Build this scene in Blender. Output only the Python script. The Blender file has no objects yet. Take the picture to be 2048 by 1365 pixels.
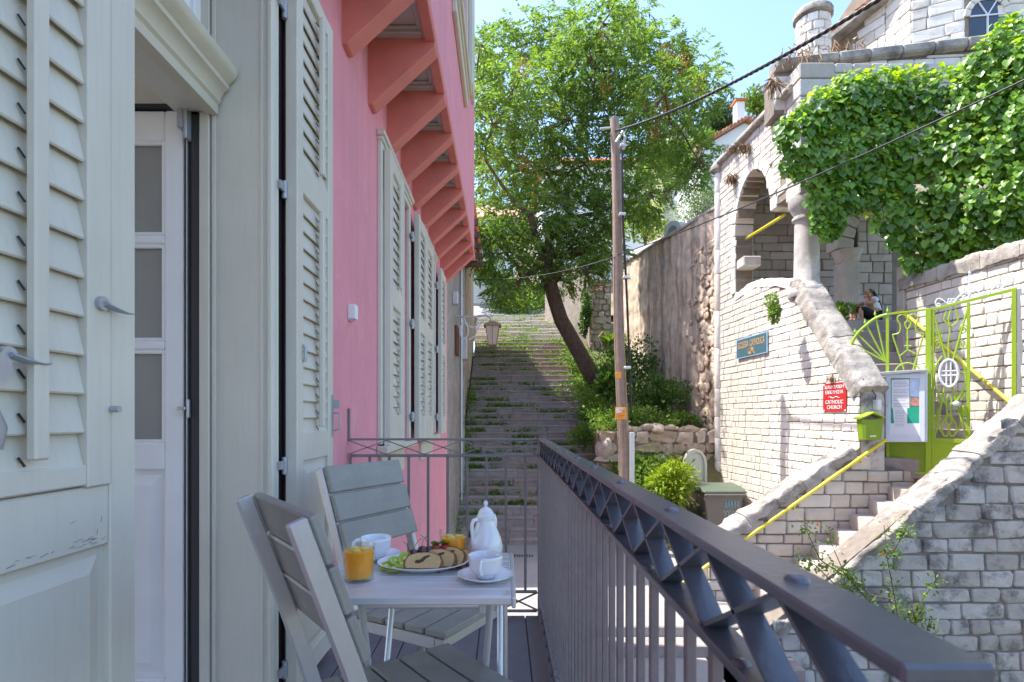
import bpy, bmesh, math, random
import numpy as np
from mathutils import Vector, Matrix, noise as mnoise
random.seed(7); rng = np.random.default_rng(7)
R = math.radians
sc = bpy.context.scene
COL = sc.collection

# ------------------------------------------------------------------ camera
F = 1100.0                      # focal length in pixels of the 2048 px wide photograph
cam_d = bpy.data.cameras.new('camera'); cam = bpy.data.objects.new('camera', cam_d); COL.objects.link(cam)
cam_d.sensor_width = 36.0; cam_d.lens = F/2048*36
cam_d.shift_x = 16/2048; cam_d.shift_y = 153.5/2048
cam_d.clip_start = 0.03; cam_d.clip_end = 2000
cam_d.dof.use_dof = True; cam_d.dof.focus_distance = 2.6; cam_d.dof.aperture_fstop = 9.0
cam.location = (0, 0, 0); cam.rotation_euler = (R(90), 0, 0)
sc.camera = cam

# ------------------------------------------------------------------ sky and sun
SUN_EL = R(62); SUN_DIR = Vector((-math.cos(SUN_EL)*.950, math.cos(SUN_EL)*.312, math.sin(SUN_EL)))
w = bpy.data.worlds.new('World'); sc.world = w; w.use_nodes = True
nt = w.node_tree; bgn = nt.nodes['Background']
sky = nt.nodes.new('ShaderNodeTexSky'); sky.sky_type = 'NISHITA'; sky.sun_disc = False
sky.sun_elevation = SUN_EL; sky.sun_rotation = math.atan2(SUN_DIR.x, SUN_DIR.y)
sky.air_density = 1.0; sky.dust_density = 1.2; sky.ozone_density = 3.0
nt.links.new(sky.outputs[0], bgn.inputs[0]); bgn.inputs[1].default_value = 0.15
sun_d = bpy.data.lights.new('sun', 'SUN'); sun_d.energy = 3.0; sun_d.angle = R(.53); sun_d.color = (1, .955, .88)
sun = bpy.data.objects.new('sun', sun_d); COL.objects.link(sun)
sun.rotation_euler = SUN_DIR.to_track_quat('Z', 'Y').to_euler()
vs = sc.view_settings; vs.view_transform = 'Standard'; vs.look = 'None'; vs.gamma = 1; vs.use_curve_mapping = False
vs.exposure = 1.75
sc.render.film_transparent = False
sc.cycles.max_bounces = 8; sc.cycles.diffuse_bounces = 4; sc.cycles.glossy_bounces = 3
sc.cycles.transmission_bounces = 6; sc.cycles.transparent_max_bounces = 6
sc.cycles.sample_clamp_indirect = 6

# ------------------------------------------------------------------ helpers
def P(px, py, z):               # a point z metres ahead that the photograph shows at that pixel
    return Vector(((px-1008)/F*z, z, (836-py)/F*z))

MATS = {}
def pm(name, col, rough=.6, var=.12, scale=6, bump=.1, bscale=60, metal=0, rnd=0, dirt=None, spec=.5, streak=None, two=None, coat=0, detail=6):
    """procedural material in world coordinates: base colour with noise, per-object variation, dirt blotches, vertical streaks"""
    if name in MATS: return MATS[name]
    m = bpy.data.materials.new(name); m.use_nodes = True; t = m.node_tree; N = t.nodes; L = t.links
    b = N['Principled BSDF']; b.inputs['Roughness'].default_value = rough; b.inputs['Metallic'].default_value = metal
    b.inputs['Specular IOR Level'].default_value = spec
    if coat: b.inputs['Coat Weight'].default_value = coat; b.inputs['Coat Roughness'].default_value = .08
    g = N.new('ShaderNodeNewGeometry')
    def noise(s, d=detail, rough_=.6, vec=None):
        n = N.new('ShaderNodeTexNoise'); n.inputs['Scale'].default_value = s; n.inputs['Detail'].default_value = d
        n.inputs['Roughness'].default_value = rough_; L.new(vec or g.outputs['Position'], n.inputs['Vector']); return n.outputs['Fac']
    def mix(fac, a, c):
        x = N.new('ShaderNodeMix'); x.data_type = 'RGBA'
        if hasattr(fac, 'links'): L.new(fac, x.inputs[0])
        else: x.inputs[0].default_value = fac
        for s, v in ((x.inputs[6], a), (x.inputs[7], c)):
            if hasattr(v, 'links'): L.new(v, s)
            else: s.default_value = (*v, 1)
        return x.outputs[2]
    def ramp(v, a, c):
        x = N.new('ShaderNodeMapRange'); x.inputs[1].default_value = a; x.inputs[2].default_value = c; L.new(v, x.inputs[0]); return x.outputs[0]
    lo = tuple(max(0, c*(1-var)) for c in col); hi = tuple(min(1, c*(1+var)) for c in col)
    if two: hi = two
    c = mix(ramp(noise(scale), .3, .7), lo, hi)
    if rnd:
        oi = N.new('ShaderNodeObjectInfo'); hs = N.new('ShaderNodeHueSaturation')
        mr = N.new('ShaderNodeMapRange'); mr.inputs[3].default_value = 1-rnd; mr.inputs[4].default_value = 1+rnd*.7
        L.new(oi.outputs['Random'], mr.inputs[0]); L.new(mr.outputs[0], hs.inputs['Value'])
        mr2 = N.new('ShaderNodeMapRange'); mr2.inputs[3].default_value = 1.25; mr2.inputs[4].default_value = .75
        L.new(oi.outputs['Random'], mr2.inputs[0]); L.new(mr2.outputs[0], hs.inputs['Saturation'])
        L.new(c, hs.inputs['Color']); c = hs.outputs[0]
    for d in ([dirt] if dirt and not isinstance(dirt, list) else dirt or []):
        dc, s, a0, a1, amt = d
        f = N.new('ShaderNodeMath'); f.operation = 'MULTIPLY'; f.inputs[1].default_value = amt
        L.new(ramp(noise(s, 8, .68), a0, a1), f.inputs[0]); c = mix(f.outputs[0], c, dc)
    if streak:
        dc, sx, sz, a0, a1, amt = streak
        mp = N.new('ShaderNodeMapping'); mp.inputs['Scale'].default_value = (sx, sx, sz); L.new(g.outputs['Position'], mp.inputs[0])
        f = N.new('ShaderNodeMath'); f.operation = 'MULTIPLY'; f.inputs[1].default_value = amt
        L.new(ramp(noise(1, 5, .6, mp.outputs[0]), a0, a1), f.inputs[0]); c = mix(f.outputs[0], c, dc)
    L.new(c, b.inputs['Base Color'])
    if bump:
        bp = N.new('ShaderNodeBump'); bp.inputs['Strength'].default_value = bump; bp.inputs['Distance'].default_value = .02 if bscale < 60 else .006
        L.new(noise(bscale, 8), bp.inputs['Height']); L.new(bp.outputs[0], b.inputs['Normal'])
    MATS[name] = m; return m

def leafmat(name, c0, c1, trans=.35, rough=.45, scale=.8, spec=.4):
    m = bpy.data.materials.new(name); m.use_nodes = True; t = m.node_tree; N = t.nodes; L = t.links
    b = N['Principled BSDF']; b.inputs['Roughness'].default_value = rough; b.inputs['Specular IOR Level'].default_value = spec
    g = N.new('ShaderNodeNewGeometry')
    n = N.new('ShaderNodeTexNoise'); n.inputs['Scale'].default_value = scale; n.inputs['Detail'].default_value = 2
    L.new(g.outputs['Position'], n.inputs['Vector'])
    a = N.new('ShaderNodeMath'); a.operation = 'ADD'; L.new(n.outputs['Fac'], a.inputs[0])
    s = N.new('ShaderNodeMath'); s.operation = 'MULTIPLY_ADD'; s.inputs[1].default_value = .7; s.inputs[2].default_value = -.35
    L.new(g.outputs['Random Per Island'], s.inputs[0]); L.new(s.outputs[0], a.inputs[1])
    cr = N.new('ShaderNodeMix'); cr.data_type = 'RGBA'; L.new(a.outputs[0], cr.inputs[0])
    cr.inputs[6].default_value = (*c0, 1); cr.inputs[7].default_value = (*c1, 1)
    L.new(cr.outputs[2], b.inputs['Base Color'])
    tr = N.new('ShaderNodeBsdfTranslucent'); br = N.new('ShaderNodeMix'); br.data_type = 'RGBA'; br.blend_type = 'MULTIPLY'; br.inputs[0].default_value = 1
    L.new(cr.outputs[2], br.inputs[6]); br.inputs[7].default_value = (1.5, 1.6, .6, 1); L.new(br.outputs[2], tr.inputs[0])
    mx = N.new('ShaderNodeMixShader'); mx.inputs[0].default_value = trans
    L.new(b.outputs[0], mx.inputs[1]); L.new(tr.outputs[0], mx.inputs[2])
    L.new(mx.outputs[0], N['Material Output'].inputs[0]); MATS[name] = m; return m

def glassmat(name, col=(1, 1, 1), rough=0.0, ior=1.45):
    m = bpy.data.materials.new(name); m.use_nodes = True; N = m.node_tree.nodes; L = m.node_tree.links
    tr = N.new('ShaderNodeBsdfTransparent'); tr.inputs[0].default_value = (.97,.98,.98,1); gl = N.new('ShaderNodeBsdfGlossy'); gl.inputs['Roughness'].default_value = .02
    lw = N.new('ShaderNodeLayerWeight'); pw = N.new('ShaderNodeMath'); pw.operation = 'POWER'; pw.inputs[1].default_value = 3.5; L.new(lw.outputs['Facing'], pw.inputs[0])
    fr = N.new('ShaderNodeMath'); fr.operation = 'MULTIPLY_ADD'; fr.inputs[1].default_value = .8; fr.inputs[2].default_value = .05; L.new(pw.outputs[0], fr.inputs[0]); mx = N.new('ShaderNodeMixShader')
    L.new(fr.outputs[0], mx.inputs[0]); L.new(tr.outputs[0], mx.inputs[1]); L.new(gl.outputs[0], mx.inputs[2]); L.new(mx.outputs[0], N['Material Output'].inputs[0]); MATS[name] = m; return m

class MB:
    """collects shapes, then becomes one mesh object"""
    def __init__(s): s.v = []; s.f = []
    def add(s, vs, fs):
        o = len(s.v); s.v += [tuple(v) for v in vs]; s.f += [tuple(i+o for i in f) for f in fs]; return s
    def box(s, x0, x1, y0, y1, z0, z1):
        return s.add([(x0,y0,z0),(x1,y0,z0),(x1,y1,z0),(x0,y1,z0),(x0,y0,z1),(x1,y0,z1),(x1,y1,z1),(x0,y1,z1)],
                     [(0,3,2,1),(4,5,6,7),(0,1,5,4),(1,2,6,5),(2,3,7,6),(3,0,4,7)])
    def beam(s, a, b, w, h, side=None):       # bar from a to b, w across 'side', h across the other
        a = Vector(a); b = Vector(b); d = (b-a).normalized()
        sd = Vector(side) if side else (Vector((0,0,1)).cross(d) if abs(d.z) < .98 else Vector((1,0,0)))
        sd = (sd - d*sd.dot(d)).normalized(); up = d.cross(sd)
        q = [a+sd*i*w/2+up*j*h/2 for i, j in ((-1,-1),(1,-1),(1,1),(-1,1))]
        return s.add(q+[p+(b-a) for p in q], [(3,2,1,0),(4,5,6,7),(0,1,5,4),(1,2,6,5),(2,3,7,6),(3,0,4,7)])
    def prism(s, poly, ext):                  # planar polygon (3D points) pushed along ext
        n = len(poly); e = Vector(ext); p = [Vector(q) for q in poly]
        return s.add(p+[q+e for q in p], [tuple(range(n-1,-1,-1)), tuple(range(n, 2*n))]+[(i, (i+1)%n, n+(i+1)%n, n+i) for i in range(n)])
    def tube(s, path, r, n=8, close=False, flat=None):
        pts = [Vector(p) for p in path]; m = len(pts); rs = r if hasattr(r, '__len__') else [r]*m
        rings = []; up = None
        for i, p in enumerate(pts):
            if close: d = pts[(i+1)%m]-pts[i-1]
            else: d = pts[min(i+1, m-1)]-pts[max(i-1, 0)]
            d.normalize()
            if up is None: up = Vector((0,0,1)) if abs(d.z) < .9 else Vector((0,1,0))
            sd = up.cross(d)
            if sd.length < 1e-4: sd = Vector((1,0,0)).cross(d)
            sd.normalize(); up = d.cross(sd).normalized()
            rings.append([p+(sd*math.cos(2*math.pi*k/n)+up*math.sin(2*math.pi*k/n)*(flat or 1))*rs[i] for k in range(n)])
        vs = [v for q in rings for v in q]; fs = []
        for i in range(m if close else m-1):
            j = (i+1) % m
            fs += [(i*n+k, i*n+(k+1)%n, j*n+(k+1)%n, j*n+k) for k in range(n)]
        if not close: fs += [tuple(range(n-1,-1,-1)), tuple((m-1)*n+k for k in range(n))]
        return s.add(vs, fs)
    def rsweep(s, path, w, h, side):          # rectangular section swept along a path; w along 'side'
        pts = [Vector(p) for p in path]; sd = Vector(side).normalized(); vs = []; m = len(pts)
        for i, p in enumerate(pts):
            d = (pts[min(i+1,m-1)]-pts[max(i-1,0)]).normalized(); up = d.cross(sd).normalized()
            vs += [p+sd*a*w/2+up*b*h/2 for a, b in ((-1,-1),(1,-1),(1,1),(-1,1))]
        fs = [(3,2,1,0), tuple((m-1)*4+k for k in range(4))]
        for i in range(m-1): fs += [(i*4+k, i*4+(k+1)%4, i*4+4+(k+1)%4, i*4+4+k) for k in range(4)]
        return s.add(vs, fs)
    def lathe(s, prof, c=(0,0,0), n=24, sx=1, sy=1):      # profile [(r, z)...]
        c = Vector(c); vs = []; fs = []
        for r, z in prof: vs += [c+Vector((r*sx*math.cos(2*math.pi*k/n), r*sy*math.sin(2*math.pi*k/n), z)) for k in range(n)]
        for i in range(len(prof)-1): fs += [(i*n+k, i*n+(k+1)%n, i*n+n+(k+1)%n, i*n+n+k) for k in range(n)]
        fs += [tuple(range(n-1,-1,-1)), tuple((len(prof)-1)*n+k for k in range(n))]
        return s.add(vs, fs)
    def ball(s, c, r, n=10, sz=(1,1,1)):
        prof = [(max(.001, math.sin(math.pi*i/(n//2+1)))*r, -math.cos(math.pi*i/(n//2+1))*r*sz[2]) for i in range(n//2+2)]
        return s.lathe(prof, c, n, sz[0], sz[1])
    def mesh(s, name, mat, smooth=False, bevel=0, seg=1):
        me = bpy.data.meshes.new(name); me.from_pydata(s.v, [], s.f)
        bm = bmesh.new(); bm.from_mesh(me)
        bmesh.ops.recalc_face_normals(bm, faces=bm.faces)
        if bevel:
            ed = [e for e in bm.edges if len(e.link_faces) == 2 and e.calc_face_angle(0) > .6]
            bmesh.ops.bevel(bm, geom=ed, offset=bevel, segments=seg, affect='EDGES', clamp_overlap=True)
        bm.to_mesh(me); bm.free()
        if smooth:
            me.shade_smooth()
            if smooth != 'all':
                try: me.set_sharp_from_angle(angle=R(38))
                except Exception: pass
        if mat: me.materials.append(mat if not isinstance(mat, str) else MATS[mat])
        return me
    def build(s, name, mat, parent=None, **k):
        return link(name, s.mesh(name, mat, **k), parent)

ROOTLOC = {}
def link(name, me, parent=None, local=False):
    o = bpy.data.objects.new(name, me); COL.objects.link(o)
    if parent:
        o.parent = parent
        if parent.name in ROOTLOC and not local: o.matrix_parent_inverse = Matrix.Translation(-ROOTLOC[parent.name])
    return o
def tag(o, label=None, cat=None, group=None, kind=None):
    for k, v in (('label', label), ('category', cat), ('group', group), ('kind', kind)):
        if v: o[k] = v
    return o
def thing(name, label, cat, loc=(0,0,0), group=None, rz=0, local=False):
    o = bpy.data.objects.new(name, None); COL.objects.link(o); o.empty_display_size = .1
    o.location = loc; o.rotation_euler.z = rz
    if not local: ROOTLOC[o.name] = Vector(loc)
    return tag(o, label, cat, group)
def kids(o): return [c for c in COL.objects if c.parent == o]
def copy_tree(o, parent=None):
    c = o.copy(); COL.objects.link(c); c.parent = parent
    for ch in kids(o): copy_tree(ch, c)
    return c
def struct(name, mb, mat, **k):
    o = mb.build(name, mat, None, **k); o['kind'] = 'structure'; return o
def arc(c, r, a0, a1, n, u, v):
    c = Vector(c); u = Vector(u); v = Vector(v)
    return [c+u*r*math.cos(a0+(a1-a0)*i/n)+v*r*math.sin(a0+(a1-a0)*i/n) for i in range(n+1)]

def npmesh(name, V, Fc, mat, smooth=False):
    me = bpy.data.meshes.new(name); V = np.asarray(V, np.float32); Fc = np.asarray(Fc, np.int32); k = Fc.shape[1]
    me.vertices.add(len(V)); me.vertices.foreach_set('co', V.ravel())
    me.loops.add(Fc.size); me.loops.foreach_set('vertex_index', Fc.ravel())
    me.polygons.add(len(Fc)); me.polygons.foreach_set('loop_start', np.arange(0, Fc.size, k, dtype=np.int32))
    me.polygons.foreach_set('loop_total', np.full(len(Fc), k, np.int32))
    me.update(calc_edges=True); me.validate()
    if smooth: me.shade_smooth()
    me.materials.append(MATS[mat] if isinstance(mat, str) else mat); return me

LEAF = {  # templates: x along the leaf, y across, z up; triangles
 'slim': (np.array([(0,0,0),(.45,.17,.05),(1,0,-.12),(.45,-.17,.05)]), [(0,1,2),(0,2,3)]),
 'strand': (np.array([(0,0,0),(.5,.022,.06),(1,0,-.05),(.5,-.022,.06)]), [(0,1,2),(0,2,3)]),
 'oval': (np.array([(0,0,0),(.3,.28,.06),(.7,.22,.0),(1,0,-.15),(.7,-.22,.0),(.3,-.28,.06)]), [(0,1,2),(0,2,3),(0,3,4),(0,4,5)]),
 'heart': (np.array([(0,0,0),(-.12,.3,.05),(.25,.5,.08),(.65,.33,.02),(1,0,-.14),(.65,-.33,.02),(.25,-.5,.08),(-.12,-.3,.05)]),
           [(0,2,1),(0,3,2),(0,4,3),(0,5,4),(0,6,5),(0,7,6)]),
}
def unit(a): return a/np.maximum(np.linalg.norm(a, axis=1, keepdims=True), 1e-6)
def leafmesh(name, pos, dirs, size, kind, mat, nrm=None):
    T, tr = LEAF[kind]; n = len(pos); pos = np.asarray(pos); d = unit(np.asarray(dirs, float)); size = np.broadcast_to(np.asarray(size, float), (n,))
    if nrm is None: nrm = rng.normal(size=(n, 3))+np.array([-.2,0,1.0])
    s = unit(np.cross(nrm, d)); u = np.cross(d, s)
    V = pos[:,None,:]+size[:,None,None]*(T[None,:,0,None]*d[:,None]+T[None,:,1,None]*s[:,None]+T[None,:,2,None]*u[:,None])
    Fc = (np.arange(n)[:,None,None]*len(T)+np.array(tr)[None]).reshape(-1, 3)
    return npmesh(name, V.reshape(-1,3), Fc, mat)
def pinnate(n_leaf, base, dirs, length, pairs, lsize):
    """compound leaves: positions and directions of the leaflets"""
    d = unit(dirs); side = unit(np.cross(d, np.array([0,0,1.])+rng.normal(0,.3,(n_leaf,3)))); pos = []; dr = []; sz = []
    for k in range(pairs):
        t = (k+1)/pairs; c = base+d*(length*t)[:,None]; c[:,2] -= (length*t*t*.35)
        for sg in (-1, 1):
            pos.append(c); dr.append(side*sg*.9+d*.55+np.array([0,0,-.35])+rng.normal(0,.15,(n_leaf,3))); sz.append(lsize*(1.1-.3*abs(t-.5)*2)*rng.uniform(.8,1.2,n_leaf))
    return np.concatenate(pos), np.concatenate(dr), np.concatenate(sz)

# stone blocks ------------------------------------------------------
def block_variants(mat, n=6, seed=1, jit=.05, round_=.16):
    r = random.Random(seed); out = []
    for k in range(n):
        back = [(0,0,0),(1,0,0),(1,0,1),(0,0,1)]
        def j(a): return r.uniform(-jit, jit)*a
        c = round_*r.uniform(.6, 1.3)*.5
        ring = [(c*.6,0),(1-c*.6,0),(1,c),(1,1-c),(1-c*.6,1),(c*.6,1),(0,1-c),(0,c)]
        b = [(x+j(.5), 0, z+j(.7)) for x, z in ring]
        f0 = [(x+(.5-x)*.02, .72, z+(.5-z)*.03) for x, _, z in b]
        f1 = [(x+(.5-x)*.13+j(.3), 1+j(2), z+(.5-z)*.15+j(.3)) for x, _, z in b]
        vs = b+f0+f1+[(.5, 1.05+j(4), .5)]
        fs = [(i, (i+1)%8, 8+(i+1)%8, 8+i) for i in range(8)]+[(8+i, 8+(i+1)%8, 16+(i+1)%8, 16+i) for i in range(8)]+[(16+i, 16+(i+1)%8, 24) for i in range(8)]
        me = bpy.data.meshes.new('stone_block'); me.from_pydata(vs, [], fs); me.shade_smooth()
        try: me.set_sharp_from_angle(angle=R(50))
        except Exception: pass
        me.materials.append(MATS[mat]); out.append((me, vs, fs))
    return out
def masonry(parent, o, u, n, ulen, z0, z1, keep, variants, ch=(.15,.2), bw=(.2,.42), proud=.03, gap=.014, maxn=300, seed=3, name='stone_block', long_every=.15):
    """courses of separate stones on the plane through o with direction u and outward normal n"""
    r = random.Random(seed); o = Vector(o); u = Vector(u).normalized(); n = Vector(n).normalized(); up = Vector((0,0,1)); L = []
    z = z0; ci = 0
    def dev(i, s): return .10*ch[0]*(mnoise.noise(Vector((s*1.3, i*7.7, seed)))*1.3+mnoise.noise(Vector((s*5.1, i*3.3, seed+9)))*.7)
    while z < z1-.03:
        h = r.uniform(*ch); ci += 1
        if z+h > z1: h = z1-z
        s = -r.uniform(0, bw[0])
        while s < ulen:
            wd = r.uniform(*bw)*(1.5 if r.random() < long_every else 1)
            a, b = max(s, 0), min(s+wd, ulen)
            if b-a > .05 and keep((a+b)/2, z+h/2):
                c_ = (a+b)/2; za, zb = z+dev(ci, c_), z+h+dev(ci+1, c_); L.append((a, b, za, zb-za))
            s += wd
        z += h
    L.sort(key=lambda t: (o+u*t[0]+up*t[2]).length)
    restV = []; restF = []
    for i, (a, b, zz, h) in enumerate(L):
        me, vs, fs = r.choice(variants); d = proud*r.uniform(.75, 1.3)
        M = Matrix.Translation(o+u*(a+gap/2)+Vector((0,0,zz+gap/2-o.z))) @ Matrix(((u.x*(b-a-gap), n.x*d, 0, 0), (u.y*(b-a-gap), n.y*d, 0, 0), (0, 0, h-gap, 0), (0,0,0,1)))
        if i < maxn:
            x = bpy.data.objects.new(name, me); COL.objects.link(x); x.parent = parent; x.matrix_basis = M
        else:
            k = len(restV); restV += [tuple(M @ Vector(v)) for v in vs]; restF += [tuple(q+k for q in f) for f in fs]
    if restV:
        me = bpy.data.meshes.new('stone_blocks'); me.from_pydata(restV, [], restF); me.materials.append(variants[0][0].materials[0])
        x = link('stone_blocks', me, parent); x['kind'] = 'stuff'
# ------------------------------------------------------------------ materials
pm('pink', (.76,.285,.335), .85, .05, 3, .3, 90, dirt=[((.60,.25,.285), 1.1, .46, .72, .6), ((.82,.42,.45), 4, .56, .72, .5), ((.50,.25,.27), 14, .66, .8, .4)], streak=((.56,.25,.31), 9, .35, .48, .72, .5))
pm('coral', (.66,.21,.175), .85, .08, 5, .4, 120, dirt=[((.50,.17,.15), 3, .5, .75, .5)])
pm('sage', (.635,.595,.51), .42, .05, 3, .10, 130, streak=((.55,.515,.44), 60, 4, .5, .75, .5))
pm('sage_old', (.50,.52,.46), .42, .04, 5, .05, 90)
pm('cream', (.58,.53,.42), .55, .06, 6, .06, 70)
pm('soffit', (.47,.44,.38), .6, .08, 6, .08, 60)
pm('white_paint', (.88,.87,.88), .35, .03, 5, .03, 80)
pm('black_rubber', (.012,.012,.014), .5, 0, 5, 0)
pm('gasket', (.035,.035,.04), .5, 0, 5, 0)
pm('dark_room', (.10,.09,.085), .9, .1, 3, 0)
pm('room_grey', (.70,.69,.67), .85, .05, 3, 0)
pm('hinge_metal', (.40,.41,.44), .4, .08, 20, .05, 90, metal=.4)
pm('iron', (.225,.20,.20), .36, .12, 30, .2, 190, spec=.55, dirt=((.16,.07,.04), 9, .66, .8, .5))  # base lightened to imitate bright surroundings reflected in the balusters
pm('iron_sky_tint', (.105,.115,.14), .27, .12, 30, .12, 170, spec=1.0, dirt=((.20,.085,.05), 9, .645, .70, .7))  # same railing paint, with the blue sky sheen put into its base colour
pm('deck', (.17,.165,.18), .6, .12, 9, .15, 120)
pm('alu', (.56,.54,.54), .42, .04, 40, .08, 300, metal=.55)
pm('alu_table', (.70,.70,.71), .30, .03, 20, .03, 200, metal=.35)
pm('polywood', (.30,.285,.25), .55, .1, 12, .25, 160, streak=((.26,.24,.21), 2, 60, .5, .7, .5))
pm('porcelain', (.82,.84,.87), .09, .01, 3, 0, spec=.6, coat=.5)
pm('juice', (1.0,.38,.008), .18, .06, 30, .05, 60)
pm('juice_top', (1.0,.62,.12), .25, .1, 60, .1, 80)
pm('cherry', (.055,.006,.010), .12, .2, 30, 0, coat=.6)
pm('stem_green', (.12,.16,.03), .5, .1, 30, 0)
pm('kiwi', (.42,.52,.06), .3, .12, 90, .1, 90)
pm('kiwi_core', (.70,.72,.35), .4, .05, 30, 0)
pm('kiwi_skin', (.26,.36,.04), .4, .1, 60, 0)
pm('seed', (.012,.010,.008), .4, 0, 5, 0)
pm('crumb', (.60,.42,.19), .85, .16, 140, .6, 260)
pm('crust', (.22,.085,.025), .6, .35, 60, .5, 180)
pm('cocoa', (.10,.042,.018), .8, .2, 60, .3, 200)
pm('strawberry', (.42,.035,.04), .3, .3, 70, .3, 200)
pm('street', (.34,.32,.30), .85, .12, 1.5, .25, 30, dirt=((.20,.19,.18), 3, .5, .75, .5))
pm('step_stone', (.325,.272,.245), .85, .16, 4, .35, 40, rnd=.07, dirt=[((.17,.15,.14), 2.5, .48, .7, .55)])
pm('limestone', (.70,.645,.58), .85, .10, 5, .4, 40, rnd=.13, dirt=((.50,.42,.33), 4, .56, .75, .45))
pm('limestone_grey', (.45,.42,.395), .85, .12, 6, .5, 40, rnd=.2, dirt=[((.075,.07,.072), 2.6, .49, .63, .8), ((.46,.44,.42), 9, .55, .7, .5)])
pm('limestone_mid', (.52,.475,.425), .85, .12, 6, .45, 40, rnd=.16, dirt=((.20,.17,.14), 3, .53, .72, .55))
pm('mortar', (.22,.185,.155), .95, .2, 8, .5, 40)
pm('mortar_light', (.27,.215,.165), .95, .2, 8, .5, 40)
pm('coping', (.40,.36,.32), .9, .2, 4, .8, 26, rnd=.08, dirt=[((.10,.09,.085), 2.6, .46, .66, .8), ((.42,.30,.21), 6, .58, .7, .5)])
pm('rubble', (.66,.50,.37), .95, .25, 3, .8, 16, dirt=[((.66,.53,.41), 1.6, .48, .66, .7), ((.26,.18,.13), 3.5, .52, .7, .6)], streak=((.17,.13,.105), 3.2, .22, .47, .62, .65))
pm('rubble_stone', (.47,.37,.285), .9, .2, 6, .5, 30, rnd=.2)
pm('grey_plaster', (.36,.32,.285), .9, .15, 2, .3, 30, dirt=[((.58,.50,.44), 2.2, .52, .68, .7), ((.13,.115,.10), 4, .52, .68, .75)])
pm('tile', (.50,.19,.09), .85, .2, 8, .3, 50, rnd=.2, dirt=((.25,.12,.07), 6, .55, .75, .5))
pm('bark', (.15,.10,.072), .9, .3, 9, .9, 26, streak=((.07,.048,.036), 30, 3, .45, .6, .7))
pm('pole_wood', (.30,.225,.175), .85, .15, 8, .35, 60, streak=((.12,.075,.05), 30, .8, .5, .65, .6), dirt=((.30,.26,.23), 2, .55, .75, .5))
pm('cable', (.015,.015,.017), .45, 0, 5, 0)
pm('galv', (.55,.57,.58), .4, .08, 20, .05, 80, metal=.5)
pm('yellow_paint', (.66,.56,.035), .4, .06, 12, .05, 60)
pm('lime_paint', (.30,.44,.025), .4, .06, 12, .06, 60)
pm('lime_dark', (.19,.30,.012), .5, .07, 6, .06, 40)
pm('white_iron', (.66,.69,.74), .45, .03, 10, 0)
pm('board_white', (.62,.67,.74), .45, .04, 8, .03, 60)
pm('paper', (.74,.74,.80), .8, .03, 20, 0)
pm('paper_blue', (.50,.62,.80), .8, .15, 14, 0)
pm('print_grey', (.40,.40,.45), .8, .1, 30, 0)
pm('felt_green', (.02,.34,.22), .9, .1, 12, .1, 60)
pm('photo_red', (.45,.22,.17), .6, .5, 30, 0)
pm('sign_red', (.46,.022,.025), .45, .06, 9, 0)
pm('sign_white', (.80,.78,.76), .6, .03, 9, 0)
pm('sign_teal', (.055,.125,.155), .5, .05, 9, 0)
pm('sign_edge', (.30,.42,.60), .5, .05, 9, 0)
pm('sign_gold', (.60,.34,.13), .5, .1, 20, 0)
pm('orange', (.85,.33,.03), .5, .04, 9, 0)
pm('rust', (.16,.055,.025), .9, .3, 30, .3, 60)
pm('bin_grey', (.16,.15,.14), .55, .08, 8, .05, 60)
pm('bin_green', (.09,.115,.085), .5, .08, 8, .05, 60)
pm('spray_blue', (.22,.50,.62), .6, .05, 9, 0)
pm('bag_black', (.012,.013,.015), .3, 0, 8, .3, 30)
pm('white_wall', (.78,.78,.78), .85, .03, 2, .1, 30)
pm('marble', (.60,.60,.53), .55, .07, 6, .1, 30)
pm('skin', (.50,.27,.18), .55, .05, 20, 0)
pm('hair', (.035,.018,.012), .5, .2, 60, .2, 200)
pm('shirt', (.74,.75,.80), .85, .04, 20, .1, 60)
pm('leggings', (.012,.012,.015), .8, 0, 20, 0)
pm('earth', (.17,.125,.075), .95, .25, 2, .5, 20, two=(.10,.115,.035))
pm('hill', (.25,.20,.13), .95, .2, .12, .5, 2, dirt=[((.075,.10,.03), .35, .47, .56, .9), ((.40,.33,.24), .8, .55, .66, .6)])
pm('dry_plant', (.36,.24,.14), .9, .2, 20, 0)
pm('window_dark', (.035,.05,.075), .12, .1, 2, 0, spec=.8)
pm('lantern_glass', (.46,.40,.32), .35, .1, 14, .05, 40)
pm('lantern_metal', (.30,.185,.11), .55, .2, 20, .1, 60, metal=.3)
leafmat('leaf_tree', (.075,.15,.04), (.27,.37,.10), .45, .5, .55, .25)
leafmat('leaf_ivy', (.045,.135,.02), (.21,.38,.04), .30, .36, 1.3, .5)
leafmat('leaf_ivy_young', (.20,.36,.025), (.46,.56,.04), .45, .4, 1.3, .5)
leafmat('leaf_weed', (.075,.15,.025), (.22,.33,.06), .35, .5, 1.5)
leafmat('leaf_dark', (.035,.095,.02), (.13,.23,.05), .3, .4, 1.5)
leafmat('leaf_lime', (.17,.27,.02), (.34,.40,.045), .4, .45, 2)
leafmat('leaf_olive', (.13,.18,.08), (.26,.31,.17), .3, .5, 1)
leafmat('leaf_pine', (.03,.065,.022), (.07,.12,.035), .2, .5, 1)
leafmat('leaf_seed', (.30,.10,.025), (.50,.20,.05), .3, .5, 1)
leafmat('leaf_orange', (.8,.20,.02), (.9,.30,.03), .3, .5, 1)
glassmat('glass')
m = pm('pane', (.30,.30,.285), .08, .08, 2, 0, spec=.9)

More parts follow.
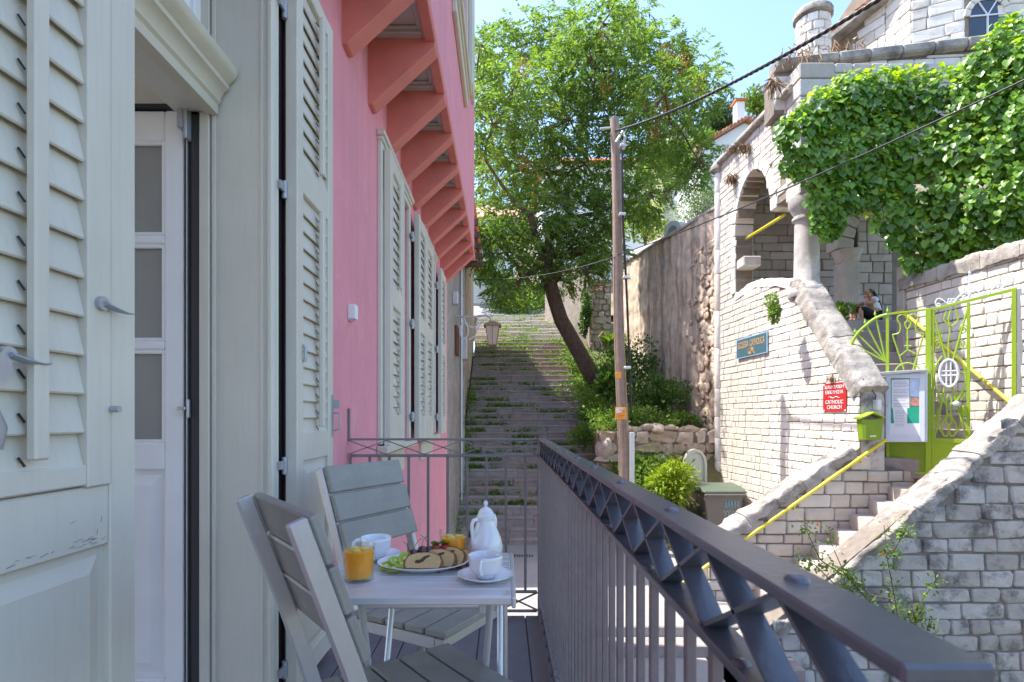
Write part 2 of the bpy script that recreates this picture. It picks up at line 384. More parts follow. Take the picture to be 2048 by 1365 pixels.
# ------------------------------------------------------------------ ground and street
GZ = -3.05
struct('ground', MB().add([(-600,-300,-3.75),(600,-300,-3.75),(600,900,-3.75),(-600,900,-3.75)], [(0,1,2,3)]), 'earth')
mb = MB()
mb.box(-14, 16, 8.05, 34, -3.7, GZ)
st = struct('street', mb, 'street', bevel=.02)
mb = MB(); mb.box(-14, 3.4, 7.72, 8.05, -3.72, GZ-.15); mb.build('kerb_step', 'step_stone', st, bevel=.015)
mb = MB(); mb.box(-14, 3.4, -14, 7.72, -3.74, GZ-.31); mb.build('lower_paving', 'street', st, bevel=.01)
mb = MB()
for k in range(9): mb.box(.17+k*.055, .195+k*.055, 12.05, 12.25, GZ-.01, GZ+.006)
mb.build('drain_slots', 'black_rubber', st)

# ------------------------------------------------------------------ the long stairway up the street
SZ0, SY0, TR, RS = -3.13, 13.2, .35, .206
stairs = struct('stairway', MB().prism([(-1.28,13.25,-3.7),(-1.28,13.25,-3.1),(-1.28,24.1,3.1),(-1.28,29,5.0),(-1.28,29,-3.7)], (4.0,0,0)), 'earth')
def step_row(y, z, tread, rise, x0, x1, r, mat='step_stone', wob=0):
    x = x0
    while x < x1-.05:
        wd = r.uniform(.8, 1.7); e = min(x+wd, x1)
        if x1-e < .25: e = x1
        dz = r.uniform(-.022, .018)*(1+wob*2); dy = r.uniform(-.04, .035)*(1+wob*1.5)
        mb = MB(); mb.box(x+.0015, e-.0015, y+dy, y+tread+.12, z-.07+dz, z+dz); mb.box(x+.001, e-.001, y+dy+.007, y+tread+.1, z-rise-.04, z-.07+dz)
        mb.build('step_stone', mat, stairs, bevel=.012); x = e
rr = random.Random(5)
for n in range(1, 32): step_row(SY0+(n-1)*TR, SZ0+n*RS, TR, RS, -1.25, 2.7+.06*math.sin(n*.7), rr)
TY, TZ = SY0+31*TR, SZ0+31*RS
for n in range(1, 11): step_row(TY+(n-1)*.42+rr.uniform(-.05,.05), TZ+n*.195, .44, .195, -1.3, 2.6+n*.02, rr, 'limestone_mid', wob=1)  # paler stone than the lower flight: sunlight on these steps put into the colour

for nm, col in (('juice', (1.0,.44,.012)), ('juice_top', (1.0,.62,.12))):
    b_ = MATS[nm].node_tree.nodes['Principled BSDF']; b_.inputs['Subsurface Weight'].default_value = .6; b_.inputs['Subsurface Radius'].default_value = (.03,.012,.002); b_.inputs['Subsurface Scale'].default_value = 1.0
# ------------------------------------------------------------------ pink house: wall with openings, jettied upper floor on corbels
WX = -.90; UX = -.47; YEND = 8.7; SOF = 2.54
house = thing('pink_house', 'pink rendered house with coral corbels under its projecting upper floor', 'house', (-2, 4, -3.3))
holes = [(.62, 2.14, -1.12, 1.90), (3.97, 5.07, -.19, 1.93), (5.85, 6.95, -.19, 1.93)]
ys = sorted({-5.0, YEND, *[h[0] for h in holes], *[h[1] for h in holes]}); zs = sorted({-3.4, SOF, *[h[2] for h in holes], *[h[3] for h in holes]})
mb = MB()
for i in range(len(ys)-1):
    for j in range(len(zs)-1):
        yc, zc = (ys[i]+ys[i+1])/2, (zs[j]+zs[j+1])/2
        if any(h[0] < yc < h[1] and h[2] < zc < h[3] for h in holes): continue
        mb.add([(WX,ys[i],zs[j]),(WX,ys[i+1],zs[j]),(WX,ys[i+1],zs[j+1]),(WX,ys[i],zs[j+1])], [(0,1,2,3)])
for a, b, c, d in holes:
    q = [(WX,a,c),(WX,b,c),(WX,b,d),(WX,a,d)]; k = [(-1.22,y,z) for _, y, z in q]
    mb.add(q+k, [(i, (i+1)%4, 4+(i+1)%4, 4+i) for i in range(4)])
mb.add([(WX,YEND,-3.4),(-7,YEND,-3.4),(-7,YEND,SOF),(WX,YEND,SOF)], [(0,1,2,3)])
mb.build('lower_wall', 'pink', house)
mb = MB()
mb.add([(UX,-5,SOF),(UX,YEND,SOF),(UX,YEND,8.2),(UX,-5,8.2)], [(0,1,2,3)])
mb.add([(UX,YEND,SOF),(-7,YEND,SOF),(-7,YEND,8.2),(UX,YEND,8.2)], [(0,1,2,3)])
mb.add([(UX,-5,SOF-.5),(-7,-5,SOF-.5),(-7,-5,8.2),(UX,-5,8.2)], [(0,1,2,3)])
for ya, yb, za, zb in ((-5,-.9,-3.4,8.2),(3.2,YEND,-3.4,8.2),(-.9,3.2,-3.4,-.9),(-.9,3.2,2.25,8.2)): mb.add([(-7,ya,za),(-7,yb,za),(-7,yb,zb),(-7,ya,zb)], [(0,1,2,3)])  # unseen back wall; opening added to let daylight in and brighten the door leaf
mb.add([(-.9,-5,-3.4),(-7,-5,-3.4),(-7,-5,SOF),(-.9,-5,SOF)], [(0,1,2,3)])
mb.build('upper_wall', 'pink', house)
MB().box(-7.2, UX+.25, -5.2, YEND+.1, 8.2, 8.4).build('roof', 'tile', house)
mb = MB(); mb.box(-6.9, -1.24, -1.0, 3.3, -1.2, -1.12); mb.box(-6.95, -1.24, -1.0, 3.3, 2.3, 2.45)
mb.box(-6.95, -1.24, -1.1, -1.0, -1.1, 2.4); mb.box(-6.95, -1.24, 3.3, 3.4, -1.1, 2.4)
mb.build('room', 'room_grey', house)
for a, b, c, d in holes[1:]:
    MB().box(-1.24, -1.2, a, b, c, d).build('window_pane', 'pane', house)
# soffit, edge beam and corbels
MB().box(-.93, UX+.012, -5, YEND-.004, SOF, SOF+.05).build('soffit_board', 'soffit', house)
MB().box(UX-.055, UX+.016, -5, YEND+.006, SOF-.055, SOF+.03).build('edge_beam', 'coral', house, bevel=.006)
k0 = MB(); th = .125
k0.prism([(WX-.02,0,SOF+.02),(WX-.02,0,2.075),(WX+.03,0,2.075),(UX+.014,0,SOF-.085),(UX+.014,0,SOF+.02)], (0,th,0))
kme = k0.mesh('corbel', 'coral', bevel=.006)
fr = MB(); fl = .585-th
for a, b, c, d, zz in ((0,.06,0,fl,.0),(.36,.42,0,fl,.0),(.06,.36,0,.06,.0),(.06,.36,fl-.06,fl,0)):
    fr.box(WX+a, WX+b, c, d, SOF-.035, SOF-.002)
for a, b, c, d in ((.06,.085,.06,fl-.06),(.335,.36,.06,fl-.06),(.085,.335,.06,.085),(.085,.335,fl-.085,fl-.06)):
    fr.box(WX+a, WX+b, c, d, SOF-.018, SOF-.003)
fme = fr.mesh('soffit_frame', 'soffit', bevel=.004)
for k in range(-2, 11):
    y = 2.465+.585*k
    o = link('corbel', kme, house); o.location = (0, y, 0)
    if k < 10: o = link('soffit_frame', fme, house); o.location = (0, y+th, 0)
# upper window, seen edge on
uw = MB(); uw.box(UX, UX+.045, 4.95, 6.5, 3.66, 3.86); uw.box(UX, UX+.09, 4.9, 6.56, 3.84, 3.92); uw.box(UX, UX+.065, 4.93, 6.53, 3.78, 3.84)
uw.box(UX, UX+.05, 4.98, 5.1, 3.92, 6.2); uw.box(UX, UX+.05, 6.36, 6.48, 3.92, 6.2)
uw.build('upper_window_sill', 'cream', house, bevel=.008)
MB().box(UX+.05, UX+.1, 6.5, 6.95, 3.95, 6.2).build('upper_shutter', 'sage', house, bevel=.006)

def trim(name, boxes, mat, parent, bevel=.004, **k):
    mb = MB()
    for b in boxes: mb.box(*b)
    return mb.build(name, mat, parent, bevel=bevel, **k)

# ------------------------------------------------------------------ louvred shutters
def shutter(name, label, loc, ang, wd, z0, z1, zones, stile=.075, th=.042, rod=True, pitch=.068, group=None, sash=0, tilt=13):
    """leaf in local coordinates: x along the leaf, y outward, z up"""
    t = thing(name, label, 'shutter', loc, group, ang, local=True)
    f = MB(); f.box(0, stile, 0, th, z0, z1); f.box(wd-stile, wd, 0, th, z0, z1)
    prev = z0; a, b = stile, wd-stile
    for q0, q1, kind in zones:
        f.box(a, b, .003, th-.003, prev, q0); prev = q1
    f.box(a, b, .003, th-.003, prev, z1)
    link('frame', f.mesh('frame', 'sage', bevel=.004), t)
    for q0, q1, kind in zones:
        if kind == 'panel':
            p = MB(); p.box(a, b, .01, th-.016, q0, q1)
            p.add([(a+.02,th-.016,q0+.02),(b-.02,th-.016,q0+.02),(b-.02,th-.016,q1-.02),(a+.02,th-.016,q1-.02),
                   (a+.055,th-.004,q0+.055),(b-.055,th-.004,q0+.055),(b-.055,th-.004,q1-.055),(a+.055,th-.004,q1-.055)],
                  [(0,1,5,4),(1,2,6,5),(2,3,7,6),(3,0,4,7),(4,5,6,7)])
            link('panel', p.mesh('panel', 'sage'), t); continue
        la, lb = a, b
        if sash:                                         # separate louvre sash let into the leaf
            s = MB(); g = .005
            s.box(a+g, a+g+sash, .006, th+.006, q0, q1-g); s.box(b-g-sash, b-g, .006, th+.006, q0, q1-g)
            s.box(a+g+sash, b-g-sash, .008, th+.004, q0+g, q0+.05); s.box(a+g+sash, b-g-sash, .008, th+.004, q1-.05, q1-g)
            link('sash', s.mesh('sash', 'sage', bevel=.003), t); la, lb = a+g+sash, b-g-sash; q0 += .05; q1 -= .05
        sl = MB(); sl.box(la-.002, lb+.002, -.0045, .0045, -pitch*.72, pitch*.72)
        sm = sl.mesh('slat', 'sage', bevel=.003)
        n = int((q1-q0)/pitch)
        for i in range(n):
            o = link('slat', sm, t); o.location = (0, th*.5+.004, q0+(i+.5)*(q1-q0)/n); o.rotation_euler.x = R(tilt)
        if rod:
            r = MB(); rc = la+(lb-la)*.42; r.box(rc-.0165, rc+.0165, th+.004, th+.026, q0+.02, q1-.02)
            link('tilt_rod', r.mesh('tilt_rod', 'sage', bevel=.004), t)
            c = MB()
            for i in range(n):
                zc = q0+(i+.5)*(q1-q0)/n-pitch*.3
                c.beam((rc+.0165, th+.004, zc-.009), (rc+.0205, th-.006, zc+.009), .003, .004)
            link('rod_clips', c.mesh('rod_clips', 'seed', bevel=0), t)['kind'] = 'stuff'
    return t
AX = R(-90)
lf = shutter('door_shutter', 'closed sage louvred door shutter nearest the camera', (-.948, 1.351, 0), R(-90)-math.atan(.045), .62, -1.1, 1.88,
             [(-1.0,-.29,'panel'), (-.152,1.8,'louver')], stile=.082, th=.045, pitch=.083, sash=.066, tilt=13)
def latch(parent, x, y, z, flip=1):
    m_ = MB(); m_.tube([(x,y,z),(x,y+.012,z)], .016, 14); link('latch_plate', m_.mesh('latch_plate', 'hinge_metal', smooth=True), parent)
    m_ = MB(); m_.tube([(x,y+.01,z),(x-.03*flip,y+.015,z-.008),(x-.06*flip,y+.02,z-.011),(x-.075*flip,y+.022,z-.009)], [.012,.011,.005,.004], 10, flat=.5)
    link('latch_arm', m_.mesh('latch_arm', 'hinge_metal', smooth=True), parent)
latch(lf, .12, .05, .255); latch(lf, .345, .05, .115)
m_ = MB(); m_.tube([(.088,.045,.02),(.088,.072,.02)], .0075, 12); link('bolt_stud', m_.mesh('bolt_stud', 'hinge_metal', smooth=True), lf)
m_ = MB(); m_.tube([(.375,.05,.09),(.375,.07,.09)], .028, 16); m_.tube([(.385,.055,.03),(.37,.06,-.02),(.375,.058,-.055)], [.018,.022,.02], 12, flat=.4)
link('lever_lock', m_.mesh('lever_lock', 'hinge_metal', smooth=True), lf)
sc_ = MB(); rs_ = random.Random(2)
for k in range(30):
    x = .09+abs(rs_.gauss(0,1))*.16; z = -.272+rs_.gauss(0,.004); l_ = rs_.uniform(.004,.02); a_ = rs_.gauss(0,.12)
    if x < .4: sc_.beam((x,.0432,z), (x+l_*math.cos(a_),.0432,z+l_*math.sin(a_)), .0009*rs_.uniform(.4,1.4), .0006)
for k in range(3):
    x = rs_.uniform(.1,.4); z = rs_.uniform(-.25,-.2); a_ = rs_.uniform(-2,2); sc_.beam((x,.0432,z), (x+.014*math.cos(a_),.0432,z+.014*math.sin(a_)), .0005, .0006)
link('paint_scratches', sc_.mesh('paint_scratches', 'bin_grey'), lf)['kind'] = 'stuff'
rf = shutter('door_shutter', 'open sage louvred door shutter folded back beside the doorway', (-.876, 2.66, 0), AX, .46, -1.1, 1.87,
             [(-1.0,-.18,'panel'), (-.06,.93,'louver'), (1.06,1.80,'louver')], stile=.068, th=.05, pitch=.068, group=None, tilt=13)
m_ = MB(); m_.box(.008,.026,.05,.056,-.09,.11); m_.tube([(.017,.056,-.06),(.017,.085,-.055),(.017,.088,.02),(.017,.056,.025)], .005, 8); m_.box(.012,.022,.056,.085,.045,.085)
link('pull_handle', m_.mesh('pull_handle', 'hinge_metal'), rf)
m_ = MB(); m_.tube([(.40,.05,.30),(.40,.062,.285),(.40,.06,.24),(.40,.055,.23)], .007, 8); link('hook', m_.mesh('hook', 'hinge_metal', smooth=True), rf)
def hinge(parent, x, y, z, s=1):
    m_ = MB(); m_.tube([(x,y,z-.034*s),(x,y,z+.034*s)], .0105*s, 12); m_.box(x-.004*s, x+.006*s, y-.05*s, y, z-.012*s, z+.02*s); m_.box(x-.002*s, x+.008*s, y, y+.06*s, z-.02*s, z+.024*s)
    m_.build('hinge', 'hinge_metal', parent, smooth=True)
# ------------------------------------------------------------------ door: reveal, frame, transom, leaves
door = thing('balcony_door', 'white glazed balcony door standing open in its sage frame', 'door', (-1.1, 1.6, -1.12))
trim('reveal_panel', [(-1.118,-.882,2.10,2.137,-1.11,1.88)], 'sage', door)
trim('reveal_moulding', [(-1.113,-1.098,2.091,2.10,-1.11,1.88),(-.93,-.918,2.094,2.10,-1.11,1.88),(-.9,-.885,2.09,2.10,-1.11,1.88)], 'sage', door, .002)
trim('outer_casing', [(-.898,-.880,2.137,2.150,-1.11,1.9)], 'sage', door, .003)
trim('hinge_gap_shade', [(-.899,-.890,2.1505,2.222,-1.11,1.9)], 'black_rubber', door, 0)  # black strip painted in for the shade inside the gap
trim('rebate', [(-1.19,-1.158,2.092,2.14,-1.11,1.155)], 'gasket', door, .002)
trim('frame_post', [(-1.157,-1.119,2.085,2.14,-1.11,1.9)], 'sage', door, .003)
trim('seal', [(-1.2195,-1.191,2.098,2.14,-1.1,1.19),(-1.9,-1.2,2.09,2.13,1.178,1.194)], 'black_rubber', door, 0)
trim('head_panel', [(-2.2,-1.2,2.10,2.16,1.196,1.7)], 'sage', door, .003)
trim('seal_light', [(-1.2085,-1.2045,2.09,2.097,-1.1,1.17)], 'galv', door, 0)
trim('corner_hinge', [(-1.228,-1.205,2.06,2.097,1.09,1.165),(-1.204,-1.19,2.06,2.097,1.05,1.165)], 'hinge_metal', door, .003)
trim('keep_plate', [(-1.203,-1.194,2.08,2.096,.0,.07),(-1.235,-1.204,2.075,2.09,.03,.042)], 'galv', door, .002)
trim('transom_lintel', [(-1.25,-1.10,.55,2.085,1.16,1.30)], 'sage', door, .003)
# moulded transom cornice
prof = [(-1.13,1.15),(-1.085,1.15),(-1.085,1.185),(-1.075,1.195),(-1.075,1.21),(-1.06,1.235),(-1.045,1.245),(-1.045,1.262),(-1.02,1.285),(-1.012,1.30),(-1.012,1.32),(-1.03,1.33),(-1.13,1.335)]
mb = MB(); mb.prism([(x, .5, z) for x, z in prof], (0, 1.588, 0)); mb.build('transom_cornice', 'cream', door, smooth=True)
trim('transom_window', [(-1.20,-1.15,2.045,2.09,1.336,1.9),(-1.20,-1.15,.5,2.045,1.336,1.38),(-1.185,-1.165,1.99,2.045,1.38,1.9)], 'white_paint', door, .004)
trim('transom_pane', [(-1.178,-1.172,.5,1.99,1.38,1.9)], 'pane', door, 0)
# inward-opened glazed leaf, perpendicular to the wall
Ly = 2.10; x1 = -1.222; x0 = -1.80
lb = [(x1-.075,x1,Ly,Ly+.05,-1.09,1.175),(x0,x0+.075,Ly,Ly+.05,-1.09,1.175)]
rails = [(1.06,1.175),(.665,.70),(.26,.295),(-.20,-.095),(-1.09,-1.0)]
for a, b in rails: lb.append((x0+.075,x1-.075,Ly+.002,Ly+.048,a,b))
trim('leaf_frame', lb, 'white_paint', door, .006)
for a, b in ((.70,1.06),(.295,.665),(-.095,.26)):
    trim('glass_pane', [(x0+.075,x1-.075,Ly+.022,Ly+.026,a,b)], 'pane', door, 0)
    trim('glazing_bead', [(x1-.09,x1-.075,Ly+.006,Ly+.02,a,b),(x0+.075,x1-.09,Ly+.006,Ly+.02,b-.015,b),(x0+.075,x1-.09,Ly+.006,Ly+.02,a,a+.012)], 'white_paint', door, .003)
mb = MB(); a, b, c, d = x0+.075, x1-.075, -1.0, -.20
mb.box(a, b, Ly+.022, Ly+.04, c, d)
mb.add([(a+.02,Ly+.022,c+.02),(b-.02,Ly+.022,c+.02),(b-.02,Ly+.022,d-.02),(a+.02,Ly+.022,d-.02),(a+.06,Ly+.008,c+.06),(b-.06,Ly+.008,c+.06),(b-.06,Ly+.008,d-.06),(a+.06,Ly+.008,d-.06)],
       [(0,1,5,4),(1,2,6,5),(2,3,7,6),(3,0,4,7),(4,5,6,7)])
mb.build('leaf_panel', 'white_paint', door)
trim('threshold', [(-1.25,-.9,.6,2.14,-1.13,-1.108)], 'galv', door, .003)
for z in (1.62, .905, -.19, -1.0): hinge(door, -.872, 2.185, z)
# ------------------------------------------------------------------ windows with shutters in the pink wall
for (a, b, c, d), which in zip(holes[1:], ('nearer', 'farther')):
    wn = thing('casement_window', f'shuttered window in the pink wall, {which} of the two', 'window', (WX, (a+b)/2, c), 'windows of the pink house')
    trim('casing', [(WX,WX+.03,a-.07,a,c,d+.07),(WX,WX+.03,b,b+.07,c,d+.07),(WX,WX+.03,a,b,d,d+.07)], 'sage', wn, .004)
    trim('head_moulding', [(WX,WX+.06,a-.09,b+.09,d+.07,d+.11),(WX,WX+.045,a-.08,b+.08,d+.04,d+.07)], 'sage', wn, .006)
    trim('window_frame', [(-1.1,-.92,a,a+.05,c,d),(-1.1,-.92,b-.09,b,c,d),(-1.1,-.92,a+.05,b-.09,d-.07,d),(-1.13,-1.1,a+.5,a+.58,c,d-.07)], 'sage', wn, .006)
    trim('sill', [(WX,WX+.085,a-.1,b+.1,c-.07,c-.012)], 'cream', wn, .008)
    trim('sill_apron', [(WX,WX+.03,a-.02,b-.25,c-.26,c-.07)], 'cream', wn, .006)
    for z in (c+.2, (c+d)/2, d-.25): hinge(wn, WX+.05, b+.035, z, 1.3)
    trim('hinge_gap_shade', [(WX+.004,WX+.02,b+.072,b+.14,c,d)], 'black_rubber', wn, 0)  # shade of the gap drawn as a solid black strip
    shutter('window_shutter', f'closed left leaf of the {which} pink-wall window', (WX+.033, a+.56, 0), AX, .56, c-.02, d+.01,
            [(c+.2,c+1.02,'louver'), (c+1.17,d-.1,'louver')], stile=.1, th=.05, pitch=.075, group='window shutters', tilt=13)
    shutter('window_shutter', f'folded-back right leaf of the {which} pink-wall window', (WX+.045, b+.70, 0), AX, .54, c-.02, d+.01,
            [(c+.2,c+1.02,'louver'), (c+1.17,d-.1,'louver')], stile=.1, th=.05, pitch=.075, group='window shutters', tilt=13)
t = thing('wall_box', 'small white electrical box on the pink wall', 'box', (WX, 3.2, .52))
trim('cover', [(WX,WX+.045,3.165,3.225,.57,.655)], 'white_wall', t, .004)
trim('base', [(WX,WX+.02,3.17,3.22,.561,.57)], 'galv', t, .001)

# ------------------------------------------------------------------ balcony: deck and iron railing
RX0, RX1 = .190, .236; RXc = .213; FY = 3.17; FLZ = -1.15
bal = struct('balcony_floor', MB().box(-.9, .26, -1.5, FY+.05, FLZ-.12, FLZ-.022), 'deck')
y0 = -.9
for i in range(9):
    a = -.895+i*.1275
    MB().box(a, a+.1225, -1.5, FY+.03, FLZ-.022, FLZ).build('deck_board', 'deck', bal, bevel=.003)
rail = thing('balcony_railing', 'dark iron balcony railing with lattice band and riveted flat top bar', 'railing', (RXc, 1.6, FLZ))
YN = .262
def rpart(name, f, mat='iron', **k):
    mb = MB(); f(mb); return mb.build(name, mat, rail, **k)
rpart('top_bar', lambda m: m.box(RX0, RX1, YN, FY+.02, -.128, -.118), 'iron_sky_tint', bevel=.002)
rpart('lattice_rail', lambda m: m.box(RX0+.004, RX1-.006, YN, FY+.01, -.220, -.210), 'iron_sky_tint', bevel=.0015)
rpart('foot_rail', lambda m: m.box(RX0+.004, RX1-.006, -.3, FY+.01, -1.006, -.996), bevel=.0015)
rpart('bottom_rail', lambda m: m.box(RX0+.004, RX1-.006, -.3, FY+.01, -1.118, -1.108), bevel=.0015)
def flat(m, a, b, wx): m.beam(a, b, wx, .0045, side=(1,0,0))
cell = .15; n = 20
for k in range(n):
    ya = .257+k*cell; yb = ya+cell
    if ya < .2: continue
    if yb > FY+.02: break
    for za, zb in ((-.209,-.131),(-.131,-.209)):
        mb = MB(); flat(mb, (RXc, ya+.002, za), (RXc, yb-.002, zb), .025); mb.build('lattice_strip', 'iron_sky_tint', rail)
for k in range(20):
    ya = .257+k*cell
    if ya+cell > FY+.02: break
    for za, zb in ((-1.107,-1.007),(-1.007,-1.107)):
        mb = MB(); flat(mb, (RXc, ya+.002, za), (RXc, ya+cell-.002, zb), .025); mb.build('lower_strip', 'iron_sky_tint', rail)
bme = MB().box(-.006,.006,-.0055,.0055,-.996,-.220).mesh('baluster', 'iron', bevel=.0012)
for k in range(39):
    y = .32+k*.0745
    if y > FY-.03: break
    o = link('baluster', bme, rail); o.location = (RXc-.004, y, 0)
rv = MB().lathe([(.0001,.0035),(.004,.003),(.0075,.0015),(.009,-.001)][::-1], (0,0,0), 12).mesh('rivet', 'iron_sky_tint', smooth=True)
for k in range(10):
    o = link('rivet', rv, rail); o.location = (RXc, .40+k*.30, -.117)
    o = link('rivet', rv, rail); o.location = (RX0+.012, .47+k*.30, -.2095)
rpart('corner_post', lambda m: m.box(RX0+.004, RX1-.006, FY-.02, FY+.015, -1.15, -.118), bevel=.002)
# far end, across the balcony
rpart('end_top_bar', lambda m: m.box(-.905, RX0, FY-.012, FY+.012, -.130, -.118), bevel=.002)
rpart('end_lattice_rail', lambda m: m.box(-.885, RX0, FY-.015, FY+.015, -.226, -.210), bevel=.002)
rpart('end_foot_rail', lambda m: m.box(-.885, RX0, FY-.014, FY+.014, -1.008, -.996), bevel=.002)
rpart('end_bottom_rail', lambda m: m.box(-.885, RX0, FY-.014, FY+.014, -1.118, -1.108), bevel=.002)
cw = .2175
for k in range(5):
    xa = -.895+k*cw
    for za, zb in ((-.210,-.131),(-.131,-.210)):
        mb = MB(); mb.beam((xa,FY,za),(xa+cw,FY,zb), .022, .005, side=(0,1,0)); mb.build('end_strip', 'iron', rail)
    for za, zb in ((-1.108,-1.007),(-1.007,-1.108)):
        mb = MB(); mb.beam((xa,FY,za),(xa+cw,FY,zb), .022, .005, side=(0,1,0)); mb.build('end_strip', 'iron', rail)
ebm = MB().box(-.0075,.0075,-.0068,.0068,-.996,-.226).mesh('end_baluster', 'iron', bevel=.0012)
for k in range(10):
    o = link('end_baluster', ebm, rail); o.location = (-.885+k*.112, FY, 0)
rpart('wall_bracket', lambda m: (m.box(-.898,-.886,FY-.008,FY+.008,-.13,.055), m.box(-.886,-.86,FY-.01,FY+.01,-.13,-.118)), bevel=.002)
# ------------------------------------------------------------------ chairs
CW = .43
def make_chair(label, loc, rz):
    t = thing('chair', label, 'chair', loc, 'slatted balcony chairs', rz, local=True)
    def prt(name, f, mat, **k):
        mb = MB(); f(mb); return link(name, mb.mesh(name, mat, **k), t)
    sd = (1,0,0)
    post = [(-.605,.955),(-.55,.80),(-.50,.66),(-.455,.52),(-.432,.44),(-.42,.36),(-.42,.28),(-.435,.14),(-.455,0)]
    for s in (-1, 1):
        x = s*(CW/2-.013)
        prt('back_leg', lambda m: m.rsweep([(x,y,z) for y, z in post], .024, .039, sd), 'alu', bevel=.004)
        prt('front_leg', lambda m: m.box(x-.013, x+.013, -.045, -.008, 0, .415), 'alu', bevel=.003)
        prt('side_rail', lambda m: m.box(x-.012, x+.012, -.425, -.045, .375, .415), 'alu', bevel=.003)
    prt('front_rail', lambda m: m.box(-CW/2+.026, CW/2-.026, -.04, -.015, .378, .412), 'alu', bevel=.003)
    prt('rear_rail', lambda m: m.box(-CW/2+.026, CW/2-.026, -.43, -.41, .378, .412), 'alu', bevel=.003)
    sw = .083
    for i in range(5):
        y = -.003-i*(sw+.007)
        prt('seat_slat', lambda m: m.box(-CW/2, CW/2, y-sw, y, .418, .442), 'polywood', bevel=.004)
    # three back slats fixed to the front of the posts
    p1, p0 = Vector((0,-.605,.955)), Vector((0,-.492,.635)); d = (p0-p1).normalized(); nrm = Vector((0, -d.z, d.y)) if -d.z > 0 else Vector((0, d.z, -d.y))
    for i in range(3):
        a = p1+d*(.004+i*.112)+nrm*.033; b = a+d*.104
        prt('back_slat', lambda m: m.beam(a, b, CW-.012, .021, side=(1,0,0)), 'polywood', bevel=.004)
    for i in (1, 2):
        q = p1+d*(.004+i*.112-.004)+nrm*.022
        prt('spacer', lambda m: m.beam(q-Vector((.19,0,0)), q+Vector((.19,0,0)), .004, .008), 'alu')
    return t
make_chair('slatted grey chair nearest the camera, its back to us', (-.041, 1.569, FLZ), R(-51.9))
make_chair('slatted grey chair on the far side of the table', (-.085, 1.995, FLZ), R(-120.0))

# ------------------------------------------------------------------ folding table
TZ0 = -.44
tb = thing('folding_table', 'small folding table of brushed aluminium slats set for breakfast', 'table', (-.23, 1.57, FLZ))
def tp(name, f, mat='alu_table', **k):
    mb = MB(); f(mb); return mb.build(name, mat, tb, **k)
TX0, TX1, TY0, TY1 = -.492, .030, 1.352, 1.80
ns = 8; sl = (TY1-TY0)/ns
for i in range(ns):
    tp('table_slat', lambda m: m.box(TX0+.012, TX1-.012, TY0+.006+i*(sl-.0015)+.0015, TY0+.006+(i+1)*(sl-.0015)-.001, TZ0-.014, TZ0), bevel=.0025)
tp('side_edge', lambda m: m.box(TX0, TX0+.012, TY0, TY1, TZ0-.03, TZ0-.001), bevel=.004)
tp('side_edge', lambda m: m.box(TX1-.012, TX1, TY0, TY1, TZ0-.03, TZ0-.001), bevel=.004)
tp('front_edge', lambda m: m.box(TX0+.012, TX1-.012, TY0, TY0+.008, TZ0-.022, TZ0-.001), bevel=.003)
tp('rear_edge', lambda m: m.box(TX0+.012, TX1-.012, TY1-.008, TY1, TZ0-.022, TZ0-.001), bevel=.003)
for x in (-.40, -.055):
    tp('hinge_lug', lambda m: m.box(x-.008, x+.008, TY0+.02, TY0+.05, TZ0-.05, TZ0-.015), 'alu', bevel=.002)
for x in (-.372, -.034):
    tp('crossed_leg', lambda m: m.tube([(x, 1.43, TZ0-.03), (x-.025, 1.64, -.80), (x-.025, 1.87, FLZ+.006)], .0095, 10), 'alu_table', smooth=True)
for x in (-.345, -.012):
    tp('crossed_leg', lambda m: m.tube([(x, 1.75, TZ0-.03), (x, 1.58, -.80), (x+.005, 1.33, FLZ+.006)], .0095, 10), 'alu_table', smooth=True)
tp('stretcher', lambda m: m.tube([(-.372,1.45,TZ0-.055),(-.034,1.45,TZ0-.055)], .008, 10), smooth=True)
tp('stretcher', lambda m: m.tube([(-.397,1.862,FLZ+.012),(-.06,1.862,FLZ+.012)], .008, 10), smooth=True)

# ------------------------------------------------------------------ things on the table
def at_table(px, py):
    z = -F*TZ0/(py-836); return Vector(((px-1008)/F*z, z, TZ0+.0005))
def glass(label, c):
    t = thing('juice_glass', label, 'glass', c, 'glasses of orange juice')
    r0, r1, h = .0375, .0435, .094
    MB().lathe([(.001,0),(r0,0),(r0+.001,.004),(r1,h),(r1-.0016,h+.0008),(r1-.003,h),(r0-.0025,.009),(.001,.008)], c, 36).build('tumbler', 'glass', t, smooth=True)
    hj = h-.013 if 'foamy' in label else h-.02
    rj = r0-.0022+(r1-r0)*hj/h
    MB().lathe([(.001,.0085),(r0-.0021,.0095),(rj-.0004,hj),(.001,hj)], c, 36).build('juice', 'juice', t, smooth=True)
    ic = MB()
    for k in range(3):
        a = k*2.1+.4; p = c+Vector((.018*math.cos(a), .018*math.sin(a), hj+.001)); ic.ball(p, .012, 8, (1.1,1,.45))
    ic.build('ice_cubes', 'juice_top', t, smooth=True)
    return t
glass('foamy orange juice glass at the front left table corner', at_table(718, 1160))
glass('orange juice glass in front of the white coffee pot', at_table(908, 1119)+Vector((0,-.02,0)))
